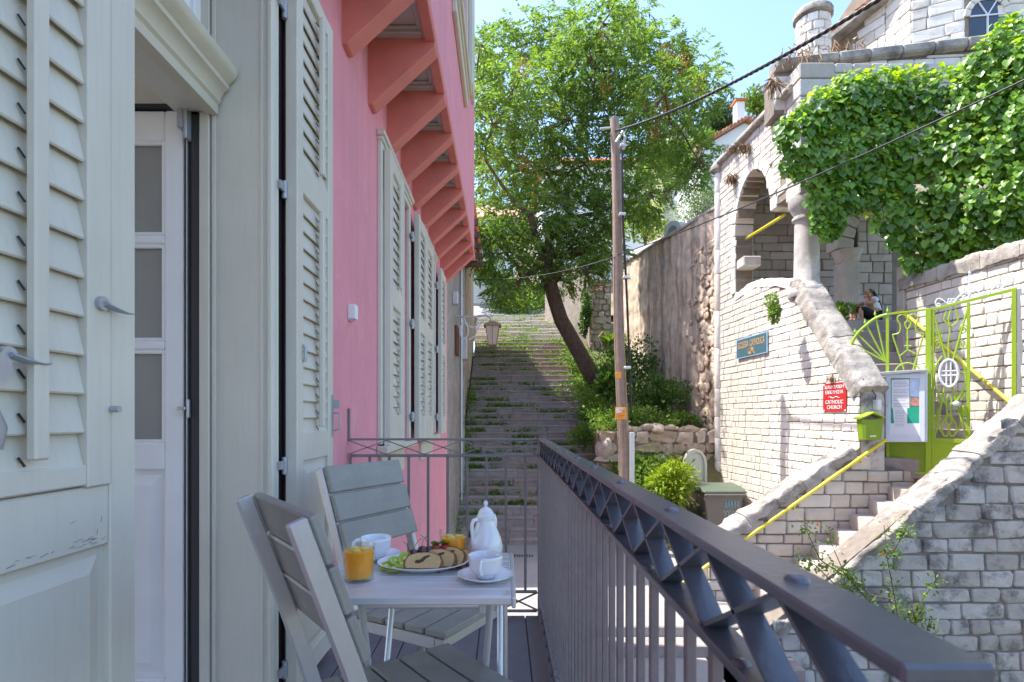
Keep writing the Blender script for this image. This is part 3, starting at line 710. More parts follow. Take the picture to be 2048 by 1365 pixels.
def cup_set(label_c, label_s, c, ang, s=1.0):
    sa = thing('saucer', label_s, 'saucer', c, 'white saucers')
    MB().lathe([(.001,.0),(.042,.0),(.046,.003),(.06,.008),(.076,.0155),(.0765,.0172),(.074,.0172),(.058,.0105),(.044,.006),(.001,.005)], c, 40).build('dish', 'porcelain', sa, smooth='all')
    c2 = c+Vector((0,0,.0062))
    t = thing('coffee_cup', label_c, 'cup', c2, 'white coffee cups')
    MB().lathe([(.001,.0),(.025,.0),(.0265,.003),(.027,.007),(.032,.011),(.041,.02),(.0455,.034),(.0465,.05),(.0475,.060),(.0465,.0608),(.0452,.060),(.0435,.045),(.0415,.03),(.035,.015),(.001,.009)], c2, 40).build('bowl', 'porcelain', t, smooth='all')
    u = Vector((math.cos(ang), math.sin(ang), 0))
    pts = [c2+u*r+Vector((0,0,z)) for r, z in ((.045,.053),(.058,.054),(.067,.047),(.068,.036),(.06,.026),(.05,.02),(.040,.019))]
    MB().tube(pts, [.005,.0048,.0046,.0046,.0046,.0048,.005], 10, flat=1.3).build('handle', 'porcelain', t, smooth='all')
cup_set('white coffee cup at the front right table corner', 'white saucer at the front right corner of the table', at_table(971, 1159), R(-100))
cup_set('white coffee cup behind the foamy juice glass', 'white saucer behind the foamy juice glass', at_table(752, 1117), R(200))
# coffee pot
c = at_table(972, 1119)+Vector((0,-.02,0))
t = thing('coffee_pot', 'white porcelain coffee pot with knobbed lid', 'coffee pot', c)
MB().lathe([(.001,.0),(.034,.0),(.037,.003),(.046,.018),(.0515,.035),(.0515,.05),(.047,.07),(.039,.09),(.0315,.108),(.0275,.122),(.0265,.13),(.0285,.136),(.0275,.137),(.02,.134),(.001,.133)], c, 40).build('body', 'porcelain', t, smooth='all')
MB().lathe([(.028,.137),(.0275,.1395),(.0245,.142),(.0235,.149),(.019,.157),(.011,.163),(.005,.166),(.004,.169),(.0065,.174),(.0068,.179),(.004,.184),(.001,.1855)], c, 32).build('lid', 'porcelain', t, smooth='all')
u = Vector((-.80,-.60,0)); hp = [(.027,.126),(.036,.131),(.046,.128),(.051,.117),(.051,.10),(.049,.08),(.047,.062),(.05,.048)]
MB().tube([c+u*r+Vector((0,0,z)) for r, z in hp], [.006,.0062,.006,.0056,.0056,.0054,.0054,.005], 10).build('handle', 'porcelain', t, smooth='all')
u = Vector((.80,.6,0)); hp = [(.03,.09),(.04,.105),(.043,.125),(.039,.137),(.036,.139)]
MB().tube([c+u*r*.78+Vector((0,0,z)) for r, z in hp], [.012,.010,.008,.006,.005], 10).build('spout', 'porcelain', t, smooth='all')
# plate of cake and fruit
pc = at_table(846, 1136)
t = thing('oval_plate', 'white oval plate carrying cake slices and fruit', 'plate', pc)
MB().lathe([(.001,.0),(.082,.0),(.09,.004),(.11,.011),(.133,.0195),(.1335,.0215),(.13,.021),(.108,.0135),(.088,.0065),(.001,.0055)], pc, 56, 1, .74).build('dish', 'porcelain', t, smooth='all')
def cake(label, off, tilt, turn, group='cake slices on the plate'):
    o = thing('cake_slice', label, 'cake', pc+Vector(off), group, turn, local=True)
    pr = [(-.05,0),(.05,0),(.056,.012),(.057,.03),(.050,.046),(.03,.056),(.005,.06),(-.025,.057),(-.048,.047),(-.057,.03),(-.056,.012)]
    th = .017
    M = Matrix.Rotation(tilt, 4, 'X')
    def tr(ps): return [M @ Vector(p) for p in ps]
    mb = MB(); mb.prism(tr([(x,0,z) for x, z in pr]), M.to_3x3() @ Vector((0,th,0))); link('crust', mb.mesh('crust', 'crust', bevel=.0015), o)
    mb = MB(); mb.prism(tr([(x*.90,-.0008,.003+z*.885) for x, z in pr]), M.to_3x3() @ Vector((0,th+.0016,0))); link('crumb', mb.mesh('crumb', 'crumb'), o)
    mb = MB(); mb.prism(tr([(x-.004,-.0013,z) for x, z in ((-.02,.020),(-.008,.018),(.004,.024),(.012,.036),(.022,.044),(.018,.048),(.004,.043),(-.004,.032),(-.018,.029))]), M.to_3x3() @ Vector((0,.0006,0)))
    link('cocoa_swirl', mb.mesh('cocoa_swirl', 'cocoa'), o)
cake('marbled cake slice lying in front, cut face towards us', (.005,-.060,.012), R(-50), R(-4))
cake('marbled cake slice second from the front of the row', (.040,-.028,.010), R(-42), R(-14))
cake('marbled cake slice third from the front of the row', (.066,-.006,.010), R(-38), R(-20))
cake('marbled cake slice at the back right rim of the plate', (.098,.012,.012), R(-62), R(-8))
for k, (x, y, z, tx, tz, lb) in enumerate(((-.100,-.028,.012,18,10,'kiwi slice at the left rim of the plate'), (-.075,-.046,.010,8,40,'kiwi slice in front of the kiwi pile'), (-.055,-.03,.017,14,-20,'kiwi slice in the middle of the kiwi pile'), (-.078,-.012,.022,30,60,'kiwi slice at the back of the kiwi pile'), (-.048,-.014,.030,52,5,'kiwi slice on top of the pile showing seeds'))):
    o = thing('kiwi_slice', lb, 'kiwi', pc+Vector((x,y,z)), 'kiwi slices on the plate', local=True); o.rotation_euler = (R(tx), 0, R(tz)); o.scale = (1.15,)*3
    link('flesh', MB().lathe([(.001,-.003),(.0195,-.003),(.0205,0),(.0195,.003),(.001,.0032)], (0,0,0), 24, 1, .88).mesh('flesh', 'kiwi', smooth=True), o)
    link('skin', MB().lathe([(.0196,-.0029),(.0212,0),(.0196,.0029),(.0208,0)], (0,0,0), 24, 1, .88).mesh('skin', 'kiwi_skin', smooth=True), o)
    link('core', MB().lathe([(.001,.003),(.005,.003),(.0055,.0036),(.001,.004)], (0,0,0), 14, 1.2, .8).mesh('core', 'kiwi_core', smooth=True), o)
    sm = MB()
    for q in range(18):
        a = q*2*math.pi/18; r_ = .0085+.002*(q % 2); sm.ball((r_*1.15*math.cos(a), r_*.9*math.sin(a), .0034), .0009, 6)
    s_ = link('seeds', sm.mesh('seeds', 'seed'), o); s_['kind'] = 'stuff'
for k, (x, y, z) in enumerate(((-.050,.006,.028),(-.028,-.002,.040),(-.020,.030,.024),(-.004,.012,.046),(.014,.024,.044),(-.062,.035,.022))):
    cc = pc+Vector((x, y, z)); lb = ('leftmost front cherry by the kiwi','cherry on top of the pile above the cake','cherry at the rear of the pile','cherry just behind the front cake slice','highest cherry beside the strawberry','cherry at the far left rim')[k]
    o = thing('cherry', lb, 'cherry', cc, 'cherries on the plate')
    MB().ball(cc, .016, 18, (1,1,.93)).build('fruit', 'cherry', o, smooth='all')
    if k in (0, 1, 3, 4):
        d = Vector((.25-.1*k, .1, 1)); MB().tube([cc+Vector((0,0,.012)), cc+d*.022, cc+d*.034+Vector((.008*(1 if k%2 else -1),0,.004)), cc+d*.042+Vector((.02*(1 if k%2 else -1),0,.004))], .0009, 6).build('stalk', 'stem_green', o)
for k, (x, y) in enumerate(((.034,.034),(.060,.040))):
    cc = pc+Vector((x, y, .046)); o = thing('strawberry', ('halved strawberry right of the cherries','leafy strawberry nearest the second juice glass')[k], 'strawberry', cc, 'strawberries on the plate')
    MB().lathe([(.001,-.016),(.008,-.010),(.014,.0),(.015,.007),(.010,.012),(.001,.013)], cc, 16).build('fruit', 'strawberry', o, smooth='all')
    a = np.arange(8)*2*math.pi/8; d = np.stack([np.cos(a), np.sin(a), .75+.3*np.sin(3*a)], 1)
    link('calyx', leafmesh('calyx', np.tile(np.array(cc+Vector((0,0,.011))), (8,1)), d, .02, 'oval', 'leaf_dark'), o)
# ------------------------------------------------------------------ church on the right
pm('column_stone', (.50,.465,.43), .85, .15, 5, .4, 40, dirt=[((.20,.18,.165), 3, .5, .7, .7)])
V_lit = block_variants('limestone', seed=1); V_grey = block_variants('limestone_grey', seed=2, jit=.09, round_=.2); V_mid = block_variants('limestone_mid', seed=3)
D1 = Vector((-.06, 1, 0)).normalized(); N1 = Vector((-1, -.06, 0)).normalized()
Q0 = Vector((5.955, 9.2, 0))
def w1(t, z): return Q0+D1*t+Vector((0,0,z))
church = thing('church', 'limestone church with side arch, portico column and raking stair parapet', 'church', (6.5, 11, GZ))
TOPZ = 6.58; T_COR = 5.17; T_COL = 1.72
# side-arch opening in the wall plane: t 2.75..4.3
A0, A1, ASP, ASILL = 2.72, 4.32, 4.45, 2.95; AC = (A0+A1)/2; AR = (A1-A0)/2
def arch_in(t, z, grow=0):
    if not (A0-grow < t < A1+grow): return False
    if z < ASILL+.25*math.sin((t-A0)/(A1-A0)*math.pi)-.1: return False
    return z < ASP or ((t-AC)/(AR+grow))**2+((z-ASP)/(1.25+grow))**2 < 1
par = [(-.02,.42),(.5,.98),(.95,1.50),(1.35,1.98),(1.62,2.36),(1.8,2.55)]      # raking parapet line (t, z)
def parz(t):
    for (a, za), (b, zb) in zip(par, par[1:]):
        if a <= t <= b: return za+(zb-za)*(t-a)/(b-a)
    return par[0][1] if t < 0 else TOPZ
def in_w1(t, z):
    if t < 0 or t > T_COR: return False
    if t < 1.8: return z < parz(t)
    if t < 2.72: return z < 2.62+.33*(t-1.8)/.92 or t > 2.2 and z > 4.5
    return z < TOPZ
# core of the wall (mortar) as a grid of cells, thickness inward
mb = MB(); dt = .12; dz = .12
nt_ = int(T_COR/dt)+1; nz_ = int((TOPZ-GZ)/dz)+1
cells = {}
for i in range(nt_):
    for j in range(nz_):
        t0_, z0_ = i*dt, GZ-.1+j*dz; tc, zc = t0_+dt/2, z0_+dz/2
        cells[i, j] = in_w1(tc, zc) and not arch_in(tc, zc)
inn = -N1*.42
for (i, j), on in cells.items():
    if not on: continue
    a = w1(i*dt, GZ-.1+j*dz); b = w1((i+1)*dt, GZ-.1+j*dz); c = b+Vector((0,0,dz)); d = a+Vector((0,0,dz))
    mb.add([a,b,c,d], [(0,1,2,3)]); mb.add([a+inn,b+inn,c+inn,d+inn], [(3,2,1,0)])
    for (di, dj), (p, q) in (((-1,0),(a,d)),((1,0),(b,c)),((0,-1),(a,b)),((0,1),(d,c))):
        if not cells.get((i+di, j+dj)): mb.add([p,q,q+inn,p+inn], [(0,1,2,3)])
side = mb.build('side_wall', 'mortar_light', church)
masonry(side, w1(0, 0), D1, N1, T_COR, GZ-.05, TOPZ, lambda t, z: in_w1(t, z+.05) and not arch_in(t, z, .13), V_lit, ch=(.135,.185), bw=(.15,.40), proud=.022, gap=.012, seed=11)
# arch voussoirs, reveal stones and impost
def wedge(t0, z0, t1, z1, t2, z2, t3, z3, depth, out=.03):
    m_ = MB(); q = [w1(a, b)+N1*out for a, b in ((t0,z0),(t1,z1),(t2,z2),(t3,z3))]; m_.prism(q, -N1*(depth+out)); return m_
nv = 13
for k in range(nv):
    a0, a1 = math.pi*k/nv+.012, math.pi*(k+1)/nv-.012
    c0, s0, c1, s1 = math.cos(a0), math.sin(a0), math.cos(a1), math.sin(a1)
    wedge(AC+AR*c0, ASP+1.25*s0, AC+(AR+.24)*c0, ASP+1.49*s0, AC+(AR+.24)*c1, ASP+1.49*s1, AC+AR*c1, ASP+1.25*s1, .44).build('voussoir', 'limestone', side, bevel=.012)
for e, (ta, tb_) in enumerate(((A1, A1+.22),)):
    z = ASILL+.1; rj = random.Random(e)
    while z < ASP-.05:
        h = min(rj.uniform(.2,.36), ASP-z)
        wedge(ta, z+.008, tb_, z+.008, tb_, z+h-.008, ta, z+h-.008, .44, .028).build('jamb_stone', 'limestone', side, bevel=.014); z += h
# far corner shaft, like a stone downpipe, and cap
mb = MB(); pc_ = w1(T_COR+.05, 0)+N1*.02; z = GZ; rj = random.Random(4)
while z < 6.35:
    h = min(rj.uniform(.5,1.1), 6.4-z); MB().lathe([(.095,.006),(.10,.02),(.10,h-.02),(.095,h-.006)], (pc_.x, pc_.y, z), 14).build('corner_shaft', 'limestone', church, smooth=True); z += h
MB().lathe([(.10,0),(.15,.06),(.20,.10),(.20,.2),(.12,.30),(.02,.33)], (pc_.x, pc_.y, 6.38), 14).build('corner_cap', 'coping', church, smooth=True)
# top coping of the side wall
for k in range(6):
    a, b = 1.9+k*.545, 1.9+(k+1)*.545-.012
    q = [w1(a, 6.56)+N1*.12, w1(a, 6.62)+N1*.16, w1(a, 6.74)+N1*.10, w1(a, 6.84)-N1*.25, w1(a, 6.56)-N1*.4]
    mb = MB(); mb.prism(q, D1*(b-a)); mb.build('side_coping', 'coping', church, bevel=.025)
def coping_bar(parent, pts, wdt, hgt, side_v, mat='coping', name='coping_stone', piece=.62, seed=0):
    """rounded coping stones laid along a raking line"""
    r_ = random.Random(seed); pts = [Vector(p) for p in pts]; seglen = [(b-a).length for a, b in zip(pts, pts[1:])]; tot = sum(seglen)
    def along(s):
        for (a, b), l in zip(zip(pts, pts[1:]), seglen):
            if s <= l: return a+(b-a)*(s/l)
            s -= l
        return pts[-1]
    s = 0; sv = Vector(side_v).normalized()
    while s < tot-.02:
        e = min(s+piece*r_.uniform(.75,1.3), tot)
        if tot-e < .2: e = tot
        vs = []; fs = []; n_ = 14; m_ = 20; jo = r_.uniform(-.012,.012)
        for i in range(n_+1):
            f = i/n_; c_ = along(s+.004+(e-s-.008)*f); d_ = (along(min(s+(e-s)*f+.05, tot))-along(max(s+(e-s)*f-.05, 0))).normalized(); up = d_.cross(sv).normalized()
            if up.z < 0: up = -up
            sh = 1-(.025 if i in (0, n_) else 0)
            for k in range(m_):
                a = -.5+(math.pi+1.0)*k/(m_-1); x_ = math.cos(a); y_ = math.sin(a)
                x_ = math.copysign(abs(x_)**.32, x_); y_ = max(-.35, math.copysign(abs(y_)**.38, y_))
                q_ = c_+sv*x_*.3+up*y_*.2; jit = .035*mnoise.noise(q_*3.1)+.024*mnoise.noise(q_*8)+.016*mnoise.noise(q_*19)
                vs.append(c_+sv*(x_*wdt/2*sh+jit)+up*(y_*hgt*sh+jo+jit))
        for i in range(n_): fs += [(i*m_+k, i*m_+(k+1)%m_, (i+1)*m_+(k+1)%m_, (i+1)*m_+k) for k in range(m_)]
        fs += [tuple(range(m_)), tuple(n_*m_+k for k in range(m_))]
        MB().add(vs, fs).build(name, mat, parent, smooth=True); s = e
mid = -N1*.2
coping_bar(church, [w1(t, z-.05)+mid for t, z in [(.06,.42)]+par[1:]]+[w1(1.93, 2.6)+mid], .52, .24, N1, name='raking_coping', seed=2, piece=.6)
# low curved sill wall between column and arch
coping_bar(church, [w1(2.0, 2.66)+mid, w1(2.4, 2.8)+mid, w1(2.9, 2.92)+mid, w1(3.4, 3.02)+mid, w1(4.3, 2.9)+mid], .46, .13, N1, name='sill_coping', seed=5, piece=.8, mat='limestone')
# end pier of the parapet with rounded head (faces the camera)
E0 = w1(0, 0); ew = .42
mb = MB(); mb.prism([Vector((E0.x+x, 9.2, z)) for x, z in [(0,-.9),(0,.30)]+[(ew/2-ew/2*math.cos(a), .30+.17*math.sin(a)) for a in [math.pi*k/8 for k in range(1, 8)]]+[(ew,.30),(ew,-.9)]], (0,.3,0))
mb.build('parapet_end', 'limestone_grey', church, bevel=.015)
# portico column and pier
cx, cy = w1(T_COL+.05, 0).x+.24, w1(T_COL+.05, 0).y+.1
MB().lathe([(.33,0),(.35,.06),(.33,.16),(.29,.2),(.26,.26),(.235,.30),(.228,.9),(.218,1.52)], (cx, cy, 2.42), 24).build('column', 'column_stone', church, smooth=True)
MB().lathe([(.218,1.52),(.265,1.55),(.265,1.60),(.235,1.62),(.235,1.66),(.30,1.76),(.335,1.84),(.335,1.98)], (cx, cy, 2.42), 24).build('column_capital', 'column_stone', church, smooth=True)
z = 4.41; rj = random.Random(8)
while z < 7.0:
    h = min(rj.uniform(.3,.5), 7.0-z); MB().box(cx-.27, cx+.42, cy-.25, cy+.3, z+.006, z+h-.006).build('pier_block', 'limestone_mid', church, bevel=.02); z += h
# portico front wall above the arch (mostly behind ivy)
fw = MB(); FYc = cy-.02; fw.box(cx+.3, 11.5, FYc, FYc+.5, 4.9, 7.1); fwo = fw.build('portico_front', 'mortar', church)
masonry(fwo, (cx+.3, FYc, 0), (1,0,0), (0,-1,0), 11.5-cx-.3, 4.9, 7.1, lambda t, z: True, V_mid, ch=(.17,.24), bw=(.3,.5), proud=.03, seed=21, maxn=120)
# main wall above the portico with its ledge, slightly turned
a = P(1548, 128, 11.4); b = P(2120, 66, 11.0); uu = Vector((b.x-a.x, b.y-a.y, 0)); ul = uu.length; uu.normalize(); nn = Vector((uu.y, -uu.x, 0))
mb = MB(); base = Vector((a.x, a.y, 0))
mb.prism([base+Vector((0,0,6.3)), base+uu*ul+Vector((0,0,6.3)), base+uu*ul+Vector((0,0,7.55)), base+Vector((0,0,7.15))], -nn*.5)
mw = mb.build('terrace_wall', 'mortar', church)
masonry(mw, base, uu, nn, ul, 6.35, 7.35, lambda t, z: z < 7.1+.07*t, V_lit, ch=(.2,.26), bw=(.3,.55), proud=.03, seed=23, maxn=100)
s = 0
while s < ul:
    e = min(s+.62, ul); z0 = 7.16+.07*s
    q = [base+uu*s+Vector((0,0,z0-.02))+nn*.06, base+uu*s+Vector((0,0,z0+.03))+nn*.15, base+uu*s+Vector((0,0,z0+.2))+nn*.15, base+uu*s+Vector((0,0,z0+.25))-nn*.3, base+uu*s+Vector((0,0,z0-.02))-nn*.3]
    mb = MB(); mb.prism(q, uu*(e-s-.01)+Vector((0,0,.07*(e-s)))); mb.build('ledge_stone', 'coping', church, bevel=.025); s = e
# apse: polygonal drum behind the ledge
def zpt(px, z): return Vector(((px-1008)/F*z, z, 0))
ap = [zpt(1640,15.2), zpt(1772,13.6), zpt(1822,12.9), zpt(1930,12.45), zpt(2120,12.2)]
for k, (a, b) in enumerate(zip(ap, ap[1:])):
    u_ = (b-a); l_ = u_.length; u_.normalize(); n_ = Vector((u_.y, -u_.x, 0)); top = 11.4 if k else 10.6
    m_ = MB(); m_.prism([a+Vector((0,0,6.9)), b+Vector((0,0,6.9)), b+Vector((0,0,11.6)), a+Vector((0,0,10.2 if k == 0 else 11.6))], -n_*.3)
    wl = m_.build('apse_wall', 'mortar_light', church)
    wc = None
    if k == 3: wc = ((zpt(1976,12.35)-a).dot(u_), 9.05, .36)
    if k == 0: wc = ((zpt(1704,14.3)-a).dot(u_), 9.25, .21)
    def keep(t, z, k=k, wc=wc, l_=l_):
        if k == 0 and z > 9.2+1.5*t/l_: return False
        return not (wc and ((abs(t-wc[0]) < wc[2]+.1 and z < wc[1]) or ((t-wc[0])**2+(z-wc[1])**2 < (wc[2]+.12)**2)))
    masonry(wl, a, u_, n_, l_, 7.2, 11.4, keep, V_lit, ch=(.24,.34), bw=(.4,.75), proud=.025, gap=.016, seed=31+k, maxn=90)
    if wc:
        tc, zc, rd = wc; cc = a+u_*tc+Vector((0,0,zc))
        outl = [cc+u_*rd*math.cos(q)+Vector((0,0,rd*math.sin(q))) for q in [math.pi*i/14 for i in range(15)]]
        pane = outl+[cc-u_*rd-Vector((0,0,1.2)), cc+u_*rd-Vector((0,0,1.2))]
        m_ = MB(); m_.prism([p+n_*.012 for p in pane], n_*.006); m_.build('arched_window', 'window_dark', church)
        for i in range(8):
            q0, q1 = math.pi*i/8+.02, math.pi*(i+1)/8-.02
            pp = [cc+(u_*math.cos(q)+Vector((0,0,math.sin(q))))*r_+n_*.005 for q, r_ in ((q0,rd),(q0,rd+.13),(q1,rd+.13),(q1,rd))]
            m_ = MB(); m_.prism(pp, n_*.05); m_.build('window_voussoir', 'limestone', church, bevel=.01)
        if k == 3:
            m_ = MB()
            m_.beam(cc-u_*rd+n_*.03, cc+u_*rd+n_*.03, .03, .03); m_.beam(cc+n_*.03, cc+n_*.03-Vector((0,0,1.1)), .03, .03)
            for q in (math.pi*.33, math.pi*.67): m_.beam(cc+n_*.03, cc+n_*.03+(u_*math.cos(q)+Vector((0,0,math.sin(q))))*rd, .025, .025)
            m_.build('glazing_bars', 'white_iron', church)
# eaves running up to the right with tile edge
e0, e1 = P(1650, 92, 14.9), P(1800, -28, 13.2)
m_ = MB(); m_.beam(e0, e1, .35, .16); m_.build('eaves_cornice', 'coping', church, bevel=.03)
rt = random.Random(3); ne = 15
for k in range(ne):
    f = (k+.5)/ne; p = e0.lerp(e1, f)+Vector((0,0,.16)); q = p+Vector((.9,.9,.62))
    MB().tube([p-Vector((.09,.09,.03)), q], .10+rt.uniform(-.01,.01), 8, flat=.6).build('roof_tile', 'tile', church)
m_ = MB(); m_.prism([e0+Vector((.1,.1,.1)), e1+Vector((.1,.1,.1)), e1+Vector((2.6,2.6,1.9)), e0+Vector((2.6,2.6,1.9))], (0,0,.06)); m_.build('apse_roof', 'tile', church)
# little turret
tc = P(1626, 106, 14.0)
m_ = MB(); m_.lathe([(.36,-.5),(.36,.9)], tc, 16); to = m_.build('turret', 'mortar_light', church, smooth=True)
rt = random.Random(9)
for j in range(5):
    n_ = 9
    for i in range(n_):
        a = 2*math.pi*(i+.5*(j % 2))/n_; u_ = Vector((-math.sin(a), math.cos(a), 0)); nn_ = Vector((math.cos(a), math.sin(a), 0))
        if nn_.y > .35: continue
        x = bpy.data.objects.new('stone_block', rt.choice(V_lit)[0]); COL.objects.link(x); x.parent = to
        o_ = tc+nn_*.335-u_*.115+Vector((0,0,-.3+j*.22)); h_ = .21; x.matrix_basis = Matrix.Translation(o_) @ Matrix(((u_.x*.235, nn_.x*.06, 0, 0), (u_.y*.235, nn_.y*.06, 0, 0), (0,0,h_,0), (0,0,0,1)))
MB().lathe([(.38,0),(.46,.04),(.46,.16),(.40,.24),(.1,.30)], tc+Vector((0,0,.82)), 18).build('turret_cap', 'coping', church, smooth=True)
MB().tube([tc+Vector((.03,0,1.1)), tc+Vector((.0,0,2.4))], .014, 6).build('lightning_rod', 'cable', church)
# portico inside: floor, back wall, inner pier with springing arch, right-hand wall
LZ = 2.035
MB().box(6.3, 10.5, 11.40, 15.4, LZ-.4, LZ).build('portico_floor', 'step_stone', church, bevel=.02)
bw_ = MB().box(5.9, 10.4, 14.1, 14.5, 1.5, 6.6).build('back_wall', 'mortar', church)
masonry(bw_, (6.2,14.1,0), (1,0,0), (0,-1,0), 3.2, 2.0, 6.3, lambda t, z: True, V_mid, ch=(.17,.30), bw=(.3,.62), proud=.03, gap=.02, seed=41, maxn=120)
MB().box(5.9, 10.4, 11.0, 14.5, 6.35, 6.55).build('portico_vault', 'mortar', church)
px0 = (1690-1008)/F*12.3
MB().box(px0, px0+.34, 12.3, 12.75, LZ, 3.55).build('inner_pier', 'limestone_mid', church, bevel=.03)
MB().lathe([(.19,0),(.24,.06),(.27,.16),(.31,.28)], (px0+.17, 12.5, 3.5), 20).build('inner_capital', 'limestone_mid', church, smooth=True)
for k in range(9):
    a0, a1 = math.pi*k/18, math.pi*(k+1)/18; c_ = Vector((px0+1.25, 12.3, 3.78)); 
    q = [c_+Vector((-r_*math.cos(a), 0, r_*1.25*math.sin(a))) for a, r_ in ((a0+.01,1.05),(a0+.01,1.42),(a1-.01,1.42),(a1-.01,1.05))]
    MB().prism(q, (0,.45,0)).build('inner_voussoir', 'limestone_mid', church, bevel=.015)
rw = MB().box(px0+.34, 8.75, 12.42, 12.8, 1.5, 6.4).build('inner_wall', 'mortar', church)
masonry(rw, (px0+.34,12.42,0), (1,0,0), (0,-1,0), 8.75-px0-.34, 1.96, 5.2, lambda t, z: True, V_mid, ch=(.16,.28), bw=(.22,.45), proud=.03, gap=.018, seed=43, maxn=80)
MB().tube([P(1492,478,13.5), P(1570,430,11.8)], .035, 8).build('tie_bar', 'yellow_paint', church, smooth=True)
MB().tube([P(1660,426,11.6), P(1800,429,11.6)], .03, 8).build('tie_bar', 'yellow_paint', church, smooth=True)
MB().box(*[w1(4.02,0).x-.0, w1(4.02,0).x+.42], 13.1, 13.55, 3.62, 3.86).build('impost_block', 'limestone_mid', church, bevel=.02)

# ------------------------------------------------------------------ church stairs: front flight, walls, upper flight, right wall
cs = thing('church_staircase', 'stone staircase climbing to the church between thick coped walls', 'staircase', (5.2, 8.3, GZ))
FWY, BWY = 7.4, 9.2
def fz(x): return -2.195+.864*(x-4.35)-.14
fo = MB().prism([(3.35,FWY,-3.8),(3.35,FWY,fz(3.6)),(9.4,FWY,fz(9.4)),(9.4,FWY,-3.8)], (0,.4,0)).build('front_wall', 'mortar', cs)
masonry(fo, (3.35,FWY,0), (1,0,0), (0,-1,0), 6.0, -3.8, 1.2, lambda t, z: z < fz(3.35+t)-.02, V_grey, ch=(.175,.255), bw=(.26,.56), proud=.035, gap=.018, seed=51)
coping_bar(cs, [(3.55,FWY+.17,fz(3.55)-.02),(5,FWY+.17,fz(5)),(6.3,FWY+.17,fz(6.3)),(9.3,FWY+.17,fz(9.3))], .46, .11, (0,1,0), name='front_coping', seed=7, piece=.7)
MB().box(3.28, 3.75, FWY-.06, FWY+.44, -3.8, fz(3.55)+.08).build('front_newel', 'limestone_grey', cs, bevel=.06, seg=3)
def bz(x): return -1.85+.67*(x-3.72)-.15
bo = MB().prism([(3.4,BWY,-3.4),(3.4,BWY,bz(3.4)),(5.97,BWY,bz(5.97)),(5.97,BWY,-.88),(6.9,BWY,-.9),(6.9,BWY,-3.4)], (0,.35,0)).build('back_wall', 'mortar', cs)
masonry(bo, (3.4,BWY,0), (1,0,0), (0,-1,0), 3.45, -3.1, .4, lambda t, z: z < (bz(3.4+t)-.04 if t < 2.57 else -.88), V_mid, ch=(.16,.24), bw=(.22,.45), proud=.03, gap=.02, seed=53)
coping_bar(cs, [(3.5,BWY+.14,bz(3.5)),(4.6,BWY+.14,bz(4.6)),(5.85,BWY+.14,bz(5.85))], .44, .13, (0,1,0), name='back_coping', seed=9, piece=.7)
r_ = .2355; t_ = .318
for k in range(9):
    x = 6.38-.318*(8-k)+.02; z = -1.14-.2355*(8-k)
    MB().box(x, x+t_+.05 if k < 8 else x+1.9, FWY+.4, BWY, z-r_-.03, z).build('step', 'limestone_mid', cs, bevel=.018)
for k in range(2):
    MB().box(3.3-.5*k, 3.85, 7.0-.3*k, 8.9, -3.75, -3.2-.16*k).build('foot_step', 'step_stone', cs, bevel=.02)
# upper flight towards the portico
for k in range(12):
    y = 9.46+k*.163; z = -.92+(k+1)*.243
    sh_ = .66*(1-k/11); xe = 7.74 if k < 7 else 8.6
    MB().prism([(6.33,y,z),(xe,y-sh_*(xe-6.33),z),(xe,y-sh_*(xe-6.33)+.34,z),(6.33,y+.34,z)], (0,0,-.34)).build('upper_step', 'step_stone', cs, bevel=.018)
# right wall W3
R0 = Vector((7.80, 8.33, 0)); D3 = D1; N3 = N1
def w3(t, z): return R0+D3*t+Vector((0,0,z))
m_ = MB(); m_.prism([w3(-2.0,-3.4), w3(2.32,-3.4), w3(2.32,2.5), w3(-2.0,2.5)], -N3*.4); ro = m_.build('right_wall', 'mortar_light', cs)
masonry(ro, w3(-2.0,0), D3, N3, 4.32, -1.6, 2.5, lambda t, z: True, V_lit, ch=(.15,.2), bw=(.18,.36), proud=.026, gap=.014, seed=61)
coping_bar(cs, [w3(-2.0,2.5)-N3*.18, w3(.6,2.5)-N3*.18, w3(2.3,2.5)-N3*.18], .5, .2, N3, name='right_coping', seed=12, piece=.9)
m_ = MB(); m_.prism([w3(2.15,1.0)+N3*.06, w3(2.34,1.0)+N3*.06, w3(2.34,2.9)+N3*.06, w3(2.15,2.9)+N3*.06], -N3*.3); m_.build('wall_jamb', 'limestone_mid', cs, bevel=.015)

# handrails
def handrail(name, label, pts, brackets, out):
    t = thing(name, label, 'handrail', pts[0], 'yellow handrails')
    MB().tube(pts, .028, 10).build('rail', 'yellow_paint', t, smooth=True)
    for b in brackets:
        b = Vector(b); MB().tube([b, b-Vector((0,0,.09)), b-Vector((0,0,.09))+Vector(out)], .012, 8).build('bracket', 'yellow_paint', t, smooth=True)
a, b = P(1366,1166,9.1), P(1772,880,9.1)
handrail('handrail', 'yellow handrail rising along the lower church stairs', [a, a.lerp(b,.5), b], [a.lerp(b,.22), a.lerp(b,.55), a.lerp(b,.88)], (0,.12,0))
a = w3(2.1,2.02)+N3*.13; b = w3(-.05,.18)+N3*.13
handrail('handrail', 'yellow handrail on the sunlit wall behind the gate', [a-D3*-.2-Vector((0,0,.0)), a, a.lerp(b,.5), b, b+(b-a)*.25], [a.lerp(b,.08), a.lerp(b,.55)], -N3*.13)
